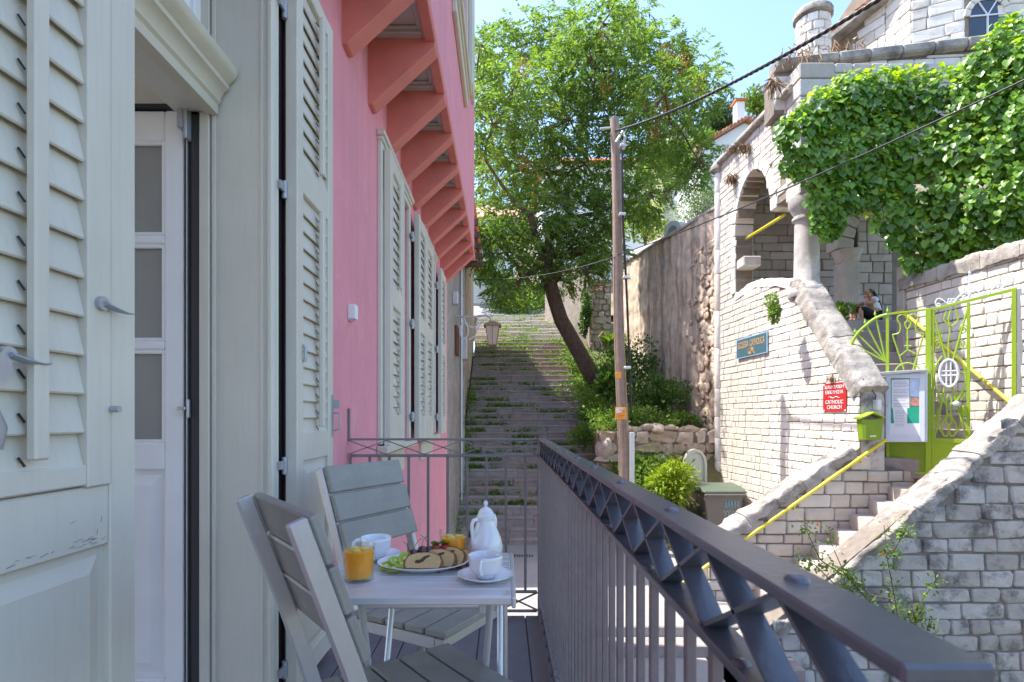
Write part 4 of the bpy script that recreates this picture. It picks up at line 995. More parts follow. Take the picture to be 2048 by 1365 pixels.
# ------------------------------------------------------------------ green gate at the head of the lower flight
GM = .9
def G(px, py, off=0):            # point of the gate's own plane
    k = (px-1008)/F; s = (k*9.4-6.55)/(1+GM*k); z = 9.4-GM*s
    return Vector((6.55+s, z, (836-py)/F*z))+Vector((-GM,-1,0)).normalized()*off
GN = Vector((-GM,-1,0)).normalized()
gate = thing('church_gate', 'lime green iron gate with scrollwork and white cross on top', 'gate', G(1857, 945))
def gp(name, f, mat='lime_paint', **k):
    mb = MB(); f(mb); return mb.build(name, mat, gate, **k)
def gtube(name, pts, r=.013, mat='lime_paint', off=0, close=False, n=6):
    r *= 1.3
    gp(name, lambda m: m.tube([G(x, y, off) for x, y in pts], r, n, close=close), mat, smooth=True)
def curve(pts, n=8):                     # Catmull-Rom through pixel points
    p = [pts[0]]+pts+[pts[-1]]; out = []
    for i in range(1, len(p)-2):
        for k in range(n):
            t = k/n; out.append(tuple(.5*((2*p[i][j])+(-p[i-1][j]+p[i+1][j])*t+(2*p[i-1][j]-5*p[i][j]+4*p[i+1][j]-p[i+2][j])*t*t+(-p[i-1][j]+3*p[i][j]-3*p[i+1][j]+p[i+2][j])*t**3) for j in (0, 1)))
    return out+[pts[-1]]
def spiral(cx, cy, r, a0, turns, sgn=1, sx=.85, n=18):
    return [(cx+sx*r*(1-.8*k/n)*math.cos(a0+sgn*turns*2*math.pi*k/n), cy+r*(1-.8*k/n)*math.sin(a0+sgn*turns*2*math.pi*k/n)) for k in range(n+1)]
def bar(name, a, b, w_, mat='lime_paint', d=.03): gp(name, lambda m: m.beam(G(*a), G(*b), w_*1.25, d, side=(GN.cross(Vector((0,0,1))) if abs(a[0]-b[0]) < abs(a[1]-b[1]) else (0,0,1))), mat, bevel=.003)
bar('post', (1775,628), (1775,946), .035); bar('post', (1857,618), (1857,946), .06, d=.05); bar('leaf_stile', (1866,622), (1866,944), .025)
bar('leaf_stile', (1937,606), (1937,905), .035); bar('post', (2028,578), (2028,800), .045, d=.04); bar('steel_post', (2040,578), (2040,810), .05, 'hinge_metal', .05)
bar('top_rail', (1775,629), (1857,619), .022); bar('head_bar', (1855,622), (2034,578), .035, d=.035)
bar('bottom_rail', (1775,945), (1857,947), .03); bar('lock_rail', (1857,880), (1940,883), .05)
gp('lower_panel', lambda m: m.prism([G(1775,884),G(1855,884),G(1855,944),G(1775,944)], GN*.006), 'lime_dark')
gp('lower_panel', lambda m: m.prism([G(1860,884),G(1937,886),G(1937,944),G(1860,946)], GN*.006), 'lime_paint')
gp('lock_box', lambda m: m.box(*[G(1930,815).x-.05, G(1930,815).x+.05], G(1930,815).y-.03, G(1930,815).y+.03, G(1930,832).z, G(1930,812).z), 'lime_paint', bevel=.004)
gp('knob', lambda m: m.ball(G(1913,808,.05), .045, 12), 'white_iron', smooth='all')
# quarter-circle fan
fan = [(1775-70*math.cos(a), 727-95*math.sin(a)*1.0) for a in [math.pi/2*k/12 for k in range(13)]]
fan = [(1702,690),(1708,678),(1718,664),(1731,652),(1746,640),(1760,633),(1775,629)]
gtube('fan_rim', curve(fan), .022)
for x, y in ((1702,686),(1710,664),(1730,645),(1750,628)):
    gtube('fan_spoke', [(1772,725),(x,y)], .011)
    gp('spear_tip', lambda m: m.lathe([(.001,-.05),(.022,-.01),(.001,.07)], G(x,y), 6), 'lime_paint')
gp('spear_tip', lambda m: m.lathe([(.001,-.05),(.022,-.01),(.001,.07)], G(1775,622), 6), 'lime_paint')
# lyre ornament in the fixed panel
gtube('lyre', curve([(1785,670),(1798,666),(1801,652),(1795,640),(1798,632),(1808,630),(1815,640),(1810,648),(1815,660)]), .010)
gtube('lyre', curve([(1848,668),(1835,665),(1831,652),(1836,640),(1833,632),(1823,629),(1815,640),(1822,648),(1815,660)]), .010)
gtube('lyre', [(1785,670),(1808,740)], .010); gtube('lyre', [(1848,668),(1826,740)], .010)
gtube('centre_stem', [(1815,660),(1815,700),(1800,712)], .010); gtube('centre_stem', [(1815,700),(1831,708)], .010); gtube('centre_bar', [(1808,692),(1823,692)], .010)
gtube('arch_rod', curve([(1790,745),(1797,733),(1815,726),(1834,733),(1841,742)]), .010)
# scrollwork of the leaf
for x0, x1 in ((1868,1893),(1935,1906)):
    gtube('diagonal_bar', [(x0,628 if x0 < 1900 else 618),(x1,722)], .012); gtube('diagonal_bar', [(x1-3,770),(x0,880)], .012)
gtube('scroll', curve([(1893,623),(1888,640),(1900,655),(1897,680)]), .010); gtube('scroll', curve([(1911,617),(1916,640),(1903,652),(1897,640),(1902,620)]), .010)
gtube('side_arc', curve([(1885,712),(1871,735),(1870,770),(1884,800),(1893,808)]), .011)
gtube('side_arc', curve([(1912,708),(1929,735),(1930,770),(1915,800),(1903,808)]), .011)
for cx_, cy_, sg in ((1876,668,1),(1927,660,-1),(1876,690,-1),(1925,688,1),(1881,797,1),(1921,794,-1),(1872,842,-1),(1931,840,1)):
    gtube('scroll', spiral(cx_, cy_, 11, 0, 1.6, sg), .008)
for sg in (-1, 1):
    gtube('scroll', curve([(1898,790),(1898+sg*5,800),(1898+sg*4,830),(1898+sg*14,850),(1898+sg*13,868),(1898+sg*4,872),(1898,855),(1898+sg*6,842),(1898,828)]), .010)
    gtube('scroll', curve([(1898+sg*10,868),(1898+sg*20,858),(1898+sg*24,830),(1898+sg*18,815)]), .009)
gtube('stem', [(1897,680),(1897,724)], .010); gtube('cross_tie', [(1867,748),(1879,748)], .008); gtube('cross_tie', [(1918,746),(1936,746)], .008)
ov = [(1898+18.5*math.cos(a), 747+27*math.sin(a)) for a in [2*math.pi*k/26 for k in range(26)]]
gtube('oval_medallion', ov, .016, 'white_iron', .025, close=True)
for a, b in (((1893,722),(1893,772)),((1902,722),(1902,772)),((1881,743),(1915,742)),((1881,752),(1915,751))): gtube('medallion_cross', [a, b], .010, 'white_iron', .025)
# white cresting with cross
gtube('crest_scroll', curve([(1877,617),(1871,606),(1876,598),(1884,600),(1896,608),(1906,608),(1912,600),(1920,592),(1932,584),(1938,592),(1934,600),(1928,598)]), .010, 'white_iron')
gtube('crest_scroll', curve([(1938,592),(1944,582),(1956,584),(1964,594),(1972,596),(1984,580),(1997,568),(2006,572),(2004,580)]), .010, 'white_iron')
for cx_, cy_, sg in ((1878,611,1),(1900,602,1),(1907,602,-1),(1930,596,1),(1943,594,-1),(1968,588,1),(1976,587,-1),(2000,576,-1)): gtube('crest_curl', spiral(cx_, cy_, 6, 1, 1.4, sg), .008, 'white_iron')
bar('crest_cross', (1939,548), (1938,596), .022, 'white_iron', .02); bar('crest_cross', (1928,568), (1951,558), .02, 'white_iron', .018)
gp('cross_tip', lambda m: m.lathe([(.001,-.03),(.022,0),(.001,.05)], G(1939,547), 6), 'white_iron')
# opened right-hand leaf, at the edge of the picture
og = [P(2046,596,8.1), P(2046,800,8.1)]
gp('open_leaf', lambda m: (m.beam(og[0]+Vector((.05,0,0)), og[0]+Vector((.5,-.9,0)), .03, .03), m.beam(og[0]+Vector((.05,0,0)), og[1]+Vector((.05,0,0)), .03, .03), m.beam(og[1]+Vector((.05,0,.2)), og[1]+Vector((.5,-.9,.2)), .03, .03), m.tube([og[0]+Vector((.05,0,-.3)), og[0]+Vector((.16,-.2,-.7)), og[0]+Vector((.06,0,-1.2))], .012, 6)), 'lime_dark')

# ------------------------------------------------------------------ notice board on the gate, letter box, signs
def face_prism(m, pts, off0, off1): m.prism([G(x, y, off0) for x, y in pts], GN*(off1-off0))
nb = thing('notice_board', 'white glazed notice board with papers hung on the green gate', 'notice board', G(1815, 884, .05))
def npart(name, f, mat, **k):
    mb = MB(); f(mb); return mb.build(name, mat, nb, **k)
npart('case', lambda m: face_prism(m, [(1774,748),(1856,746),(1856,884),(1774,884)], .05, .15), 'board_white', bevel=.006)
npart('roof', lambda m: m.prism([G(1764,752,.03),G(1858,744,.03),G(1858,744,.05)+Vector((0,0,.03)),G(1764,750,.05)+Vector((0,0,.03))], GN*.2), 'board_white', bevel=.004)
npart('door_frame', lambda m: [face_prism(m, q, .15, .175) for q in ([(1774,750),(1784,750),(1784,883),(1774,883)],[(1841,750),(1852,750),(1852,883),(1841,883)],[(1784,750),(1841,750),(1841,758),(1784,758)],[(1784,873),(1841,873),(1841,883),(1784,883)])], 'board_white', bevel=.004)
npart('felt_back', lambda m: face_prism(m, [(1784,757),(1841,757),(1841,847),(1784,847)], .1505, .152), 'felt_green')
npart('white_back', lambda m: face_prism(m, [(1784,847),(1841,847),(1841,874),(1784,874)], .1505, .152), 'paper')
npart('notice_sheet', lambda m: face_prism(m, [(1786,761),(1821,760),(1821,817),(1786,817)], .153, .1545), 'paper')
npart('notice_sheet', lambda m: face_prism(m, [(1788,817),(1817,817),(1816,858),(1792,858)], .153, .1545), 'paper')
npart('poster', lambda m: face_prism(m, [(1822,757),(1841,757),(1841,795),(1822,794)], .153, .1545), 'paper_blue')
npart('photo_card', lambda m: face_prism(m, [(1823,796),(1841,796),(1841,813),(1823,813)], .153, .1545), 'photo_red')
pr_ = MB()
for y in range(765, 815, 3):
    if y in (777, 789, 804): continue
    wln = 24+((y*7) % 9); face_prism(pr_, [(1790,y),(1790+wln,y),(1790+wln,y+1),(1790,y+1)], .1547, .155)
for y in range(822, 853, 3): face_prism(pr_, [(1793,y),(1811,y),(1811,y+.8),(1793,y+.8)], .1547, .155)
x_ = pr_.build('printed_lines', 'print_grey', nb); x_['kind'] = 'stuff'
npart('door_lock', lambda m: m.tube([G(1777,813,.175), G(1777,813,.19)], .02, 8), 'galv')
def textmesh(s, size, mat, extr=.002):
    cu = bpy.data.curves.new('lettering', 'FONT'); cu.body = s; cu.size = size; cu.extrude = extr; cu.align_x = 'CENTER'; cu.align_y = 'CENTER'; cu.resolution_u = 2
    ob = bpy.data.objects.new('tmp', cu); COL.objects.link(ob); dg = bpy.context.evaluated_depsgraph_get(); dg.update()
    me = bpy.data.meshes.new_from_object(ob.evaluated_get(dg)); bpy.data.objects.remove(ob); me.materials.clear(); me.materials.append(MATS[mat]); me.name = 'lettering'
    return me
def put_text(parent, s, height, width, c, right, up, nrm, mat, off=.004):
    me = textmesh(s, 1.0, mat); vs_ = np.array([v.co[:] for v in me.vertices])
    w_ = np.ptp(vs_[:,0]); h_ = np.ptp(vs_[:,1]); mid_ = (vs_.max(0)+vs_.min(0))/2
    o = link('lettering', me, parent); sx, sy = width/w_, height/h_
    M = Matrix(((right.x*sx, up.x*sy, nrm.x, 0), (right.y*sx, up.y*sy, nrm.y, 0), (right.z*sx, up.z*sy, nrm.z, 0), (0,0,0,1)))
    p = Vector(c)+nrm*off-(right*mid_[0]*sx+up*mid_[1]*sy)
    o.matrix_parent_inverse = Matrix(); o.matrix_basis = Matrix.Translation(p-ROOTLOC.get(parent.name, Vector((0,0,0)))) @ M
    return o
UPV = Vector((0,0,1)); RT = -D1     # reading direction on the side wall (far to near)
def on_w1(px, py):
    k = (px-1008)/F; t = (Q0.x-k*Q0.y)/(k*D1.y-D1.x); p = Q0+D1*t; return Vector((p.x, p.y, (836-py)/F*p.y))
c = (on_w1(1478, 699)+on_w1(1540, 685))/2; wl_ = (on_w1(1478,699)-on_w1(1540,685)); wl_.z = 0; wl_ = wl_.length; hh = .40
sg = thing('church_name_sign', 'teal board with gold lettering hung on the white church wall', 'sign', c)
def board(parent, name, c, w_, h_, o0, o1, mat, nrm=N1, rt=RT):
    m_ = MB(); m_.prism([c+rt*a*w_/2+UPV*b*h_/2+nrm*o0 for a, b in ((-1,-1),(1,-1),(1,1),(-1,1))], nrm*(o1-o0)); return m_.build(name, mat, parent, bevel=.003)
board(sg, 'board', c, wl_, .47, .035, .065, 'sign_edge'); board(sg, 'panel', c, wl_-.05, .42, .0655, .068, 'sign_teal')
put_text(sg, 'ECCLESIA  CATHOLICA', .15, wl_*.86, c+UPV*.07, RT, UPV, N1, 'sign_gold', .07)
m_ = MB(); fc = c-UPV*.11+N1*.071
for rr_ in (.075, .045, .018): m_.tube([fc+RT*rr_*1.5*math.cos(a)+UPV*rr_*math.sin(a) for a in [2*math.pi*k/20 for k in range(20)]], .006, 5, close=True)
m_.tube([fc+RT*.11+UPV*.0, fc+RT*.17+UPV*.08], .006, 5); m_.tube([fc+RT*.11, fc+RT*.17-UPV*.08], .006, 5)
m_.build('fish_emblem', 'sign_gold', sg)
c = (on_w1(1650, 795)+on_w1(1697, 795))/2; wl_ = (on_w1(1650,795)-on_w1(1697,795)).length; hh = 58/F*c.y
sg = thing('bilingual_sign', 'red enamel sign with white lettering near the letter box', 'sign', c)
board(sg, 'plate', c, wl_, hh, .03, .04, 'sign_red')
for s_, dz_, hf, wf in (('ΚΑΘΟΛΙΚΗ',.36,.12,.80),('ΕΚΚΛΗΣΙΑ',.18,.12,.76),('CATHOLIC',-.16,.13,.76),('CHURCH',-.34,.13,.62)):
    put_text(sg, s_, hh*hf, wl_*wf, c+UPV*hh*dz_, RT, UPV, N1, 'sign_white', .042)
m_ = MB(); m_.tube([c+N1*.043+RT*(-.25+.5*k/12)*wl_+UPV*.012*math.sin(k*1.0) for k in range(13)], [.002+.006*math.sin(math.pi*k/12) for k in range(13)], 5); m_.build('flourish', 'sign_white', sg)
for a, b in ((-1,1),(1,1),(1,-1),(-1,-1)): board(sg, 'corner_mark', c+RT*a*wl_*.45+UPV*b*hh*.455, .035, .025, .0401, .042, 'sign_white')
lbx = thing('letter_box', 'small green house-shaped letter box on the wall end', 'letter box', P(1745, 880, 9.05))
c = P(1745, 850, 9.05); hw = .185
m_ = MB(); m_.prism([c+Vector((x,0,z)) for x, z in ((-.155,-.25),(.15,-.25),(hw,.09),(-hw,.09))], (0,.13,0)); m_.build('body', 'lime_dark', lbx, bevel=.008)
m_ = MB(); m_.prism([c+Vector((x,-.05,z)) for x, z in ((-.22,.09),(0,.19),(.2,.10),(.2,.12),(0,.215),(-.22,.115))], (0,.2,0)); m_.build('roof', 'lime_paint', lbx, bevel=.004)
m_ = MB(); m_.prism([c+Vector((x,-.004,z)) for x, z in ((-hw+.005,.085),(hw-.005,.085),(hw-.01,.02),(-hw+.01,.02))], (0,.004,0)); m_.build('flap', 'lime_dark', lbx)
m_ = MB(); m_.prism([c+Vector((x,-.004,z)) for x, z in ((-hw-.002,.0),(-.11,.0),(-.105,-.245),(-.155,-.245))], (0,.004,0)); m_.build('side_strip', 'lime_paint', lbx)
m_ = MB(); m_.prism([c+Vector((x,-.004,z)) for x, z in ((-.04,-.2),(.06,-.195),(.06,-.175),(-.04,-.18))], (0,.004,0)); m_.build('name_plate', 'sign_white', lbx)
bx = MB().box(*[P(1757,0,9.1).x-.03, P(1757,0,9.1).x+.04], 9.08, 9.2, P(0,820,9.1).z, P(0,800,9.1).z).build('bell_box', 'white_iron', None, bevel=.006); tag(bx, 'tiny white bell box on the grey pier beside the notice board', 'box')
cb_ = MB().tube([P(1726,758,9.17), P(1740,775,9.16), P(1752,792,9.16), P(1749,806,9.16), P(1756,812,9.14)], .008, 6).build('bell_cable', 'cable', None); tag(cb_, 'thin black cable running down the pier to the bell box', 'cable')

# ------------------------------------------------------------------ the person sitting at the head of the stairs
def skin_mesh(name, verts, edges, mat, sub=2):
    me = bpy.data.meshes.new(name); me.from_pydata([v[0] for v in verts], edges, []); ob = bpy.data.objects.new(name, me); COL.objects.link(ob)
    ob.modifiers.new('s', 'SKIN'); sv = me.skin_vertices[0].data
    for i, v in enumerate(verts): sv[i].radius = (v[1], v[1] if len(v) < 3 else v[2]); sv[i].use_root = (i == 0)
    md = ob.modifiers.new('u', 'SUBSURF'); md.levels = sub; md.render_levels = sub
    dg = bpy.context.evaluated_depsgraph_get(); dg.update()
    m2 = bpy.data.meshes.new_from_object(ob.evaluated_get(dg)); bpy.data.objects.remove(ob); m2.materials.clear(); m2.materials.append(MATS[mat]); m2.shade_smooth(); m2.name = name
    return m2
o0 = P(1752, 645, 11.62); o0.z = LZ
pe = thing('person', 'person in white shirt and black leggings sitting hunched, chin on hand', 'person', o0, local=True)
def B(a, b, h): return (-a, -b, h)         # forward is to the left of the picture
bv = [(B(0,0,.11),.105), (B(.03,0,.24),.10,.125), (B(.075,0,.38),.095,.13), (B(.115,0,.47),.06,.09), (B(.14,0,.515),.042), (B(.175,0,.565),.05),
      (B(.195,0,.615),.078,.07), (B(.185,0,.665),.062,.06),
      (B(.05,.09,.09),.082), (B(.38,.10,.265),.058), (B(.385,.10,.15),.045), (B(.36,.10,.045),.032), (B(.45,.10,.022),.026),
      (B(.05,-.09,.09),.082), (B(.36,-.07,.29),.058), (B(.40,-.08,.16),.045), (B(.38,-.08,.05),.032), (B(.47,-.08,.022),.026),
      (B(.10,.145,.435),.05), (B(.285,.16,.335),.034), (B(.262,.07,.50),.025), (B(.245,.03,.545),.026),
      (B(.10,-.145,.435),.05), (B(.40,-.16,.33),.034), (B(.455,-.12,.14),.025), (B(.46,-.10,.09),.024)]
be = [(0,1),(1,2),(2,3),(3,4),(4,5),(5,6),(6,7),(0,8),(8,9),(9,10),(10,11),(11,12),(0,13),(13,14),(14,15),(15,16),(16,17),(3,18),(18,19),(19,20),(20,21),(3,22),(22,23),(23,24),(24,25)]
link('body', skin_mesh('body', bv, be, 'skin'), pe)
link('shirt', skin_mesh('shirt', [(B(-.01,0,.13),.118,.125), (B(.03,0,.25),.112,.14), (B(.075,0,.385),.105,.145), (B(.11,0,.465),.072,.10), (B(.10,.15,.435),.062), (B(.17,.165,.40),.054), (B(.10,-.15,.435),.062), (B(.19,-.165,.40),.054)], [(0,1),(1,2),(2,3),(3,4),(4,5),(3,6),(6,7)], 'shirt'), pe)
link('leggings', skin_mesh('leggings', [(B(-.005,0,.10),.115), (B(.06,.09,.095),.092), (B(.375,.10,.27),.068), (B(.385,.10,.17),.054), (B(.06,-.09,.095),.092), (B(.355,-.07,.295),.068), (B(.395,-.08,.18),.054)], [(0,1),(1,2),(2,3),(0,4),(4,5),(5,6)], 'leggings'), pe)
link('hair', skin_mesh('hair', [(B(.165,0,.655),.082,.078), (B(.135,0,.62),.07), (B(.07,0,.655),.03), (B(.03,.0,.58),.034), (B(-.03,.02,.44),.034), (B(-.085,.03,.30),.028), (B(-.11,.03,.21),.01)], [(0,1),(1,2),(2,3),(3,4),(4,5),(5,6)], 'hair'), pe)
m_ = MB(); m_.ball(B(.27,0,.602), .013, 8, (1.4,.8,1)); link('nose', m_.mesh('nose', 'skin', smooth='all'), pe)
m_ = MB(); m_.ball(B(.255,.032,.622), .009, 8); m_.ball(B(.255,-.032,.622), .009, 8); link('eyes', m_.mesh('eyes', 'hair', smooth='all'), pe)
m_ = MB(); m_.ball(B(.262,0,.572), .012, 8, (.6,1.6,.5)); link('mouth', m_.mesh('mouth', 'strawberry', smooth='all'), pe)
m_ = MB(); m_.ball(B(.185,.078,.61), .018, 8, (.7,.4,1.1)); link('ear', m_.mesh('ear', 'skin', smooth='all'), pe)
m_ = MB(); m_.tube([B(.262+.03*math.cos(a), .07+.03*math.sin(a), .495) for a in [2*math.pi*k/12 for k in range(12)]], .006, 6, close=True); link('bracelet', m_.mesh('bracelet', 'leggings'), pe)
for c_, dr in ((B(.245,.03,.545), (-.04,0,.03)), (B(.46,-.10,.09), (-.03,0,-.06))):
    hm = MB(); c_ = Vector(c_)
    for q in range(4): a_ = c_+Vector((0,(q-1.5)*.014,0)); hm.tube([a_, a_+Vector(dr)*.6, a_+Vector(dr)*(1.0+.12*(1-abs(q-1.5)))+Vector((.012,0,0))], [.008,.007,.005], 6)
    hm.tube([c_+Vector((0,.02,0)), c_+Vector((.005,.035,.015)), c_+Vector((-.012,.035,.03))], [.009,.007,.005], 6)
    link('fingers', hm.mesh('fingers', 'skin', smooth=True), pe)
from mathutils import noise as mnoise
def fbm(p, o=4): return mnoise.fractal(Vector(p), 1.0, 2.0, o)
# ------------------------------------------------------------------ tall weathered rubble wall beside the stairway
D2 = Vector((-.12, 1, 0)).normalized(); N2 = Vector((-1, -.12, 0)).normalized(); B0 = Vector((5.70, 14.42, 0))
L2 = 8.2; nt2, nz2 = 125, 120
def top2(t): return 5.56+.078*t+.05*fbm((t*1.1, 3, 0))
Vv = []; Ff = []
for i in range(nt2+1):
    for j in range(nz2+1):
        t = L2*i/nt2; z = -2.2+(top2(t)+2.2)*j/nz2
        am = .075 if t < 1.5 else .04
        dsp = am*fbm((t*2.2, z*2.2, 5), 5)+.05*fbm((t*.5, z*.5, 9), 2)+.035*fbm((t*5, z*.5, 2), 2)
        Vv.append(B0+D2*t+Vector((0,0,z))+N2*dsp)
for i in range(nt2):
    for j in range(nz2): a = i*(nz2+1)+j; Ff.append((a, a+1, a+nz2+2, a+nz2+1))
bwl = thing('rubble_wall', 'tall brown weathered rubble wall beside the stairway', 'wall', B0+Vector((0,3,-2)))
mb = MB(); mb.add(Vv, Ff); mb.build('wall_face', 'rubble', bwl, smooth='all')
m_ = MB(); m_.prism([B0+Vector((0,0,-2.4)), B0+D2*L2+Vector((0,0,-2.4)), B0+D2*L2+Vector((0,0,6.12)), B0+Vector((0,0,5.5))], -N2*.6+Vector((0,0,0))); m_.v = [tuple(Vector(v)-N2*.16) for v in m_.v]; m_.build('wall_core', 'mortar', bwl)
for k in range(9):
    t0_, t1_ = k*.9, k*.9+.89
    m_ = MB(); m_.prism([B0+D2*t0_+Vector((0,0,top2(t0_)-.02))+N2*.07, B0+D2*t0_+Vector((0,0,top2(t0_)+.08))+N2*.06, B0+D2*t0_+Vector((0,0,top2(t0_)+.14))-N2*.6, B0+D2*t0_+Vector((0,0,top2(t0_)-.02))-N2*.6], D2*(t1_-t0_)+Vector((0,0,top2(t1_)-top2(t0_)))); m_.build('wall_cap', 'grey_plaster', bwl, bevel=.02)
def rock_mesh(seed, mat):
    bm = bmesh.new(); bmesh.ops.create_icosphere(bm, subdivisions=2, radius=1)
    for v in bm.verts: v.co *= 1+.28*fbm(v.co*1.1+Vector((seed*7, 0, 0)), 3); v.co = Vector((math.copysign(abs(v.co.x)**.8, v.co.x), math.copysign(abs(v.co.y)**.8, v.co.y), math.copysign(abs(v.co.z)**.8, v.co.z)))
    me = bpy.data.meshes.new('stone'); bm.to_mesh(me); bm.free(); me.shade_smooth(); me.materials.append(MATS[mat]); return me
rocks = [rock_mesh(k, 'rubble_stone') for k in range(5)]; rocks2 = [rock_mesh(k+9, 'rubble') for k in range(5)]
r_ = random.Random(17)
def stone(parent, p, s, mesh=None, name='stone'):
    o = bpy.data.objects.new(name, mesh or r_.choice(rocks)); COL.objects.link(o); o.location = p; o.rotation_euler = (r_.uniform(-.3,.3), r_.uniform(-.3,.3), r_.uniform(0,6)); o.scale = s
    if parent: o.parent = parent; 
    if parent and parent.name in ROOTLOC: o.matrix_parent_inverse = Matrix.Translation(-ROOTLOC[parent.name])
    return o
for k in range(280):
    t = abs(r_.gauss(0, .8)); z = r_.uniform(-1.5, 4.8); s = r_.uniform(.05, .13)
    o = stone(bwl, B0+D2*min(t, 3)+Vector((0,0,z))+N2*.01, (s*1.4, .03, s*r_.uniform(.6,1.1)), mesh=r_.choice(rocks2), name='rubble_stone'); o.rotation_euler = (0, r_.uniform(-.5,.5), math.atan2(D2.y, D2.x))

# ------------------------------------------------------------------ terrace right of the stairway, bank, low rubble wall
def sz(y): return SZ0+(RS/TR)*(y-SY0)
def terr(x, y):
    if y < 14.5: return -3.05+max(0, (y-12.7)/1.8)*1.85*min(1, max(0, (x-2.2)/.9))
    if y < 20.2: return -.42+(.95+.42)*(y-14.5)/5.7
    return .95+.47*(y-20.2)
Vv = []; Ff = []; nx, ny = 26, 90
ysr = list(np.linspace(12.6, 14.44, 20))+list(np.linspace(14.62, 30, 71))
for y in ysr:
    Vv.append((2.66, y, -4.2))
    for i in range(nx+1):
        x = 2.70+(6.0-2.70)*i/nx; Vv.append((x, y, terr(x, y)+.10*fbm((x*1.4, y*1.4, 0))))
for j in range(len(ysr)-1):
    for i in range(nx+1): a = j*(nx+2)+i; Ff.append((a, a+1, a+nx+3, a+nx+2))
te = MB().add(Vv, Ff).build('terrace', 'earth', None, smooth='all'); te['kind'] = 'structure'
tw = thing('terrace_wall', 'low wall of rough stones holding the planted terrace', 'wall', (3.7, 14.5, -1.2))
core = MB().box(2.45, 5.66, 14.52, 14.9, -1.9, -.36).build('wall_core', 'mortar', tw, bevel=.05)
V_rub = block_variants('rubble_stone', n=10, seed=8, jit=.26, round_=.6)
masonry(core, (2.42,14.52,0), (1,0,0), (0,-1,0), 3.2, -1.5, -.34, lambda t, z: True, V_rub, ch=(.22,.42), bw=(.24,.75), proud=.05, gap=.02, seed=71)
for k in range(9):
    s = r_.uniform(.07,.2); stone(tw, (3.3+k*.25+r_.uniform(-.06,.06), 14.62+r_.uniform(-.06,.1), -.32+r_.uniform(-.04,.06)), (s*1.5, s, s*.62))
stone(tw, (2.62,14.52,-.8), (.24,.12,.3))

# ------------------------------------------------------------------ old houses left of the stairway
b2 = thing('old_house', 'stained grey plaster house with tiled eaves beyond the pink house', 'house', (-3.5, 13.4, GZ))
MB().box(-6.5, -1.17, 11.4, 15.0, -3.4, 4.25).build('wall', 'grey_plaster', b2, bevel=.02)
MB().prism([(-.72,11.3,4.22),(-.72,11.3,4.34),(-6.5,11.3,6.6),(-6.5,11.3,4.22)], (0,3.75,0)).build('roof_deck', 'grey_plaster', b2)
tm = MB(); tm.tube([(0,0,0),(-.5,0,.2)], [.085,.07], 8); tme = tm.mesh('roof_tile', 'tile', smooth=True)
for i in range(22):
    for j in range(4):
        o = link('roof_tile', tme, b2); o.location = Vector((-.62-.42*j, 11.36+i*.168, 4.42+.168*j))
for i in range(5): MB().box(-1.2, -.55, 11.6+i*.8, 11.72+i*.8, 4.08, 4.2).build('rafter', 'bark', b2)
for x, y in ((-1.13, 14.75), (-1.10, 14.88), (-1.13, 14.6)): MB().tube([(x,y,-2.6),(x,y,4.0)], .035, 8).build('drain_pipe', 'galv' if y < 14.8 else 'grey_plaster', b2, smooth=True)
MB().box(-1.17, -1.03, 12.35, 12.5, 2.55, 2.85).build('meter_box', 'galv', b2, bevel=.02)
MB().box(-1.17, -.98, 14.62, 14.9, 1.55, 2.15).build('fuse_box', 'galv', b2, bevel=.02)
MB().box(-1.17, -1.10, 13.0, 13.5, 1.5, 2.2).build('bare_brick_patch', 'rust', b2, bevel=.02)
b3 = thing('rubble_house', 'dark rubble house flank along the left of the stairway', 'house', (-3.5, 19, -1))
MB().box(-6.5, -1.30, 15.02, 23.6, -3.4, 6.4).build('wall', 'rubble', b3, bevel=.03)
MB().prism([(-1.0,15.02,6.4),(-1.0,15.02,6.5),(-6.5,15.02,8.5),(-6.5,15.02,6.4)], (0,8.6,0)).build('roof', 'tile', b3)
# lantern on a wall bracket
lt = thing('wall_lantern', 'rusty glass street lantern on a white curled wall bracket', 'lantern', P(930, 640, 13.2))
lc = P(985, 668, 13.2)
MB().tube([P(912,634,13.2), P(950,634,13.2), P(972,631,13.2), P(981,635,13.2), P(983,645,13.2)], .028, 8).build('bracket_arm', 'galv', lt, smooth=True)
MB().tube([P(*q,13.2) for q in ((928,637),(936,652),(948,656),(958,648),(962,640),(966,644))], .014, 6).build('bracket_scroll', 'white_iron', lt, smooth=True)
MB().tube([P(940+15*math.cos(a)*.55-12, 662+16*math.sin(a),13.2) for a in [2*math.pi*k/18 for k in range(18)]], .016, 6, close=True).build('cable_loop', 'white_iron', lt, smooth=True)
MB().tube([P(*q,13.2) for q in ((938,680),(950,672),(956,655),(966,642))], .014, 6).build('bracket_scroll', 'white_iron', lt, smooth=True)
def frust(m, c, w0, z0, w1_, z1):
    m.add([c+Vector((a*w/2, b*w/2, z)) for w, z in ((w0,z0),(w1_,z1)) for a, b in ((-1,-1),(1,-1),(1,1),(-1,1))], [(3,2,1,0),(4,5,6,7),(0,1,5,4),(1,2,6,5),(2,3,7,6),(3,0,4,7)])
m_ = MB(); frust(m_, lc, .19, -.26, .32, .17); m_.build('lantern_glass', 'lantern_glass', lt)
m_ = MB(); frust(m_, lc, .42, .17, .40, .20); frust(m_, lc, .38, .20, .12, .30); frust(m_, lc, .20, -.29, .20, -.26); m_.build('lantern_cap', 'lantern_metal', lt, bevel=.006)
for a, b in ((-1,-1),(1,-1),(1,1),(-1,1),(0,-1.02)):
    MB().beam(lc+Vector((a*.095,b*.095,-.26)), lc+Vector((a*.16,b*.16,.17)), .014, .014).build('lantern_bar', 'lantern_metal', lt)

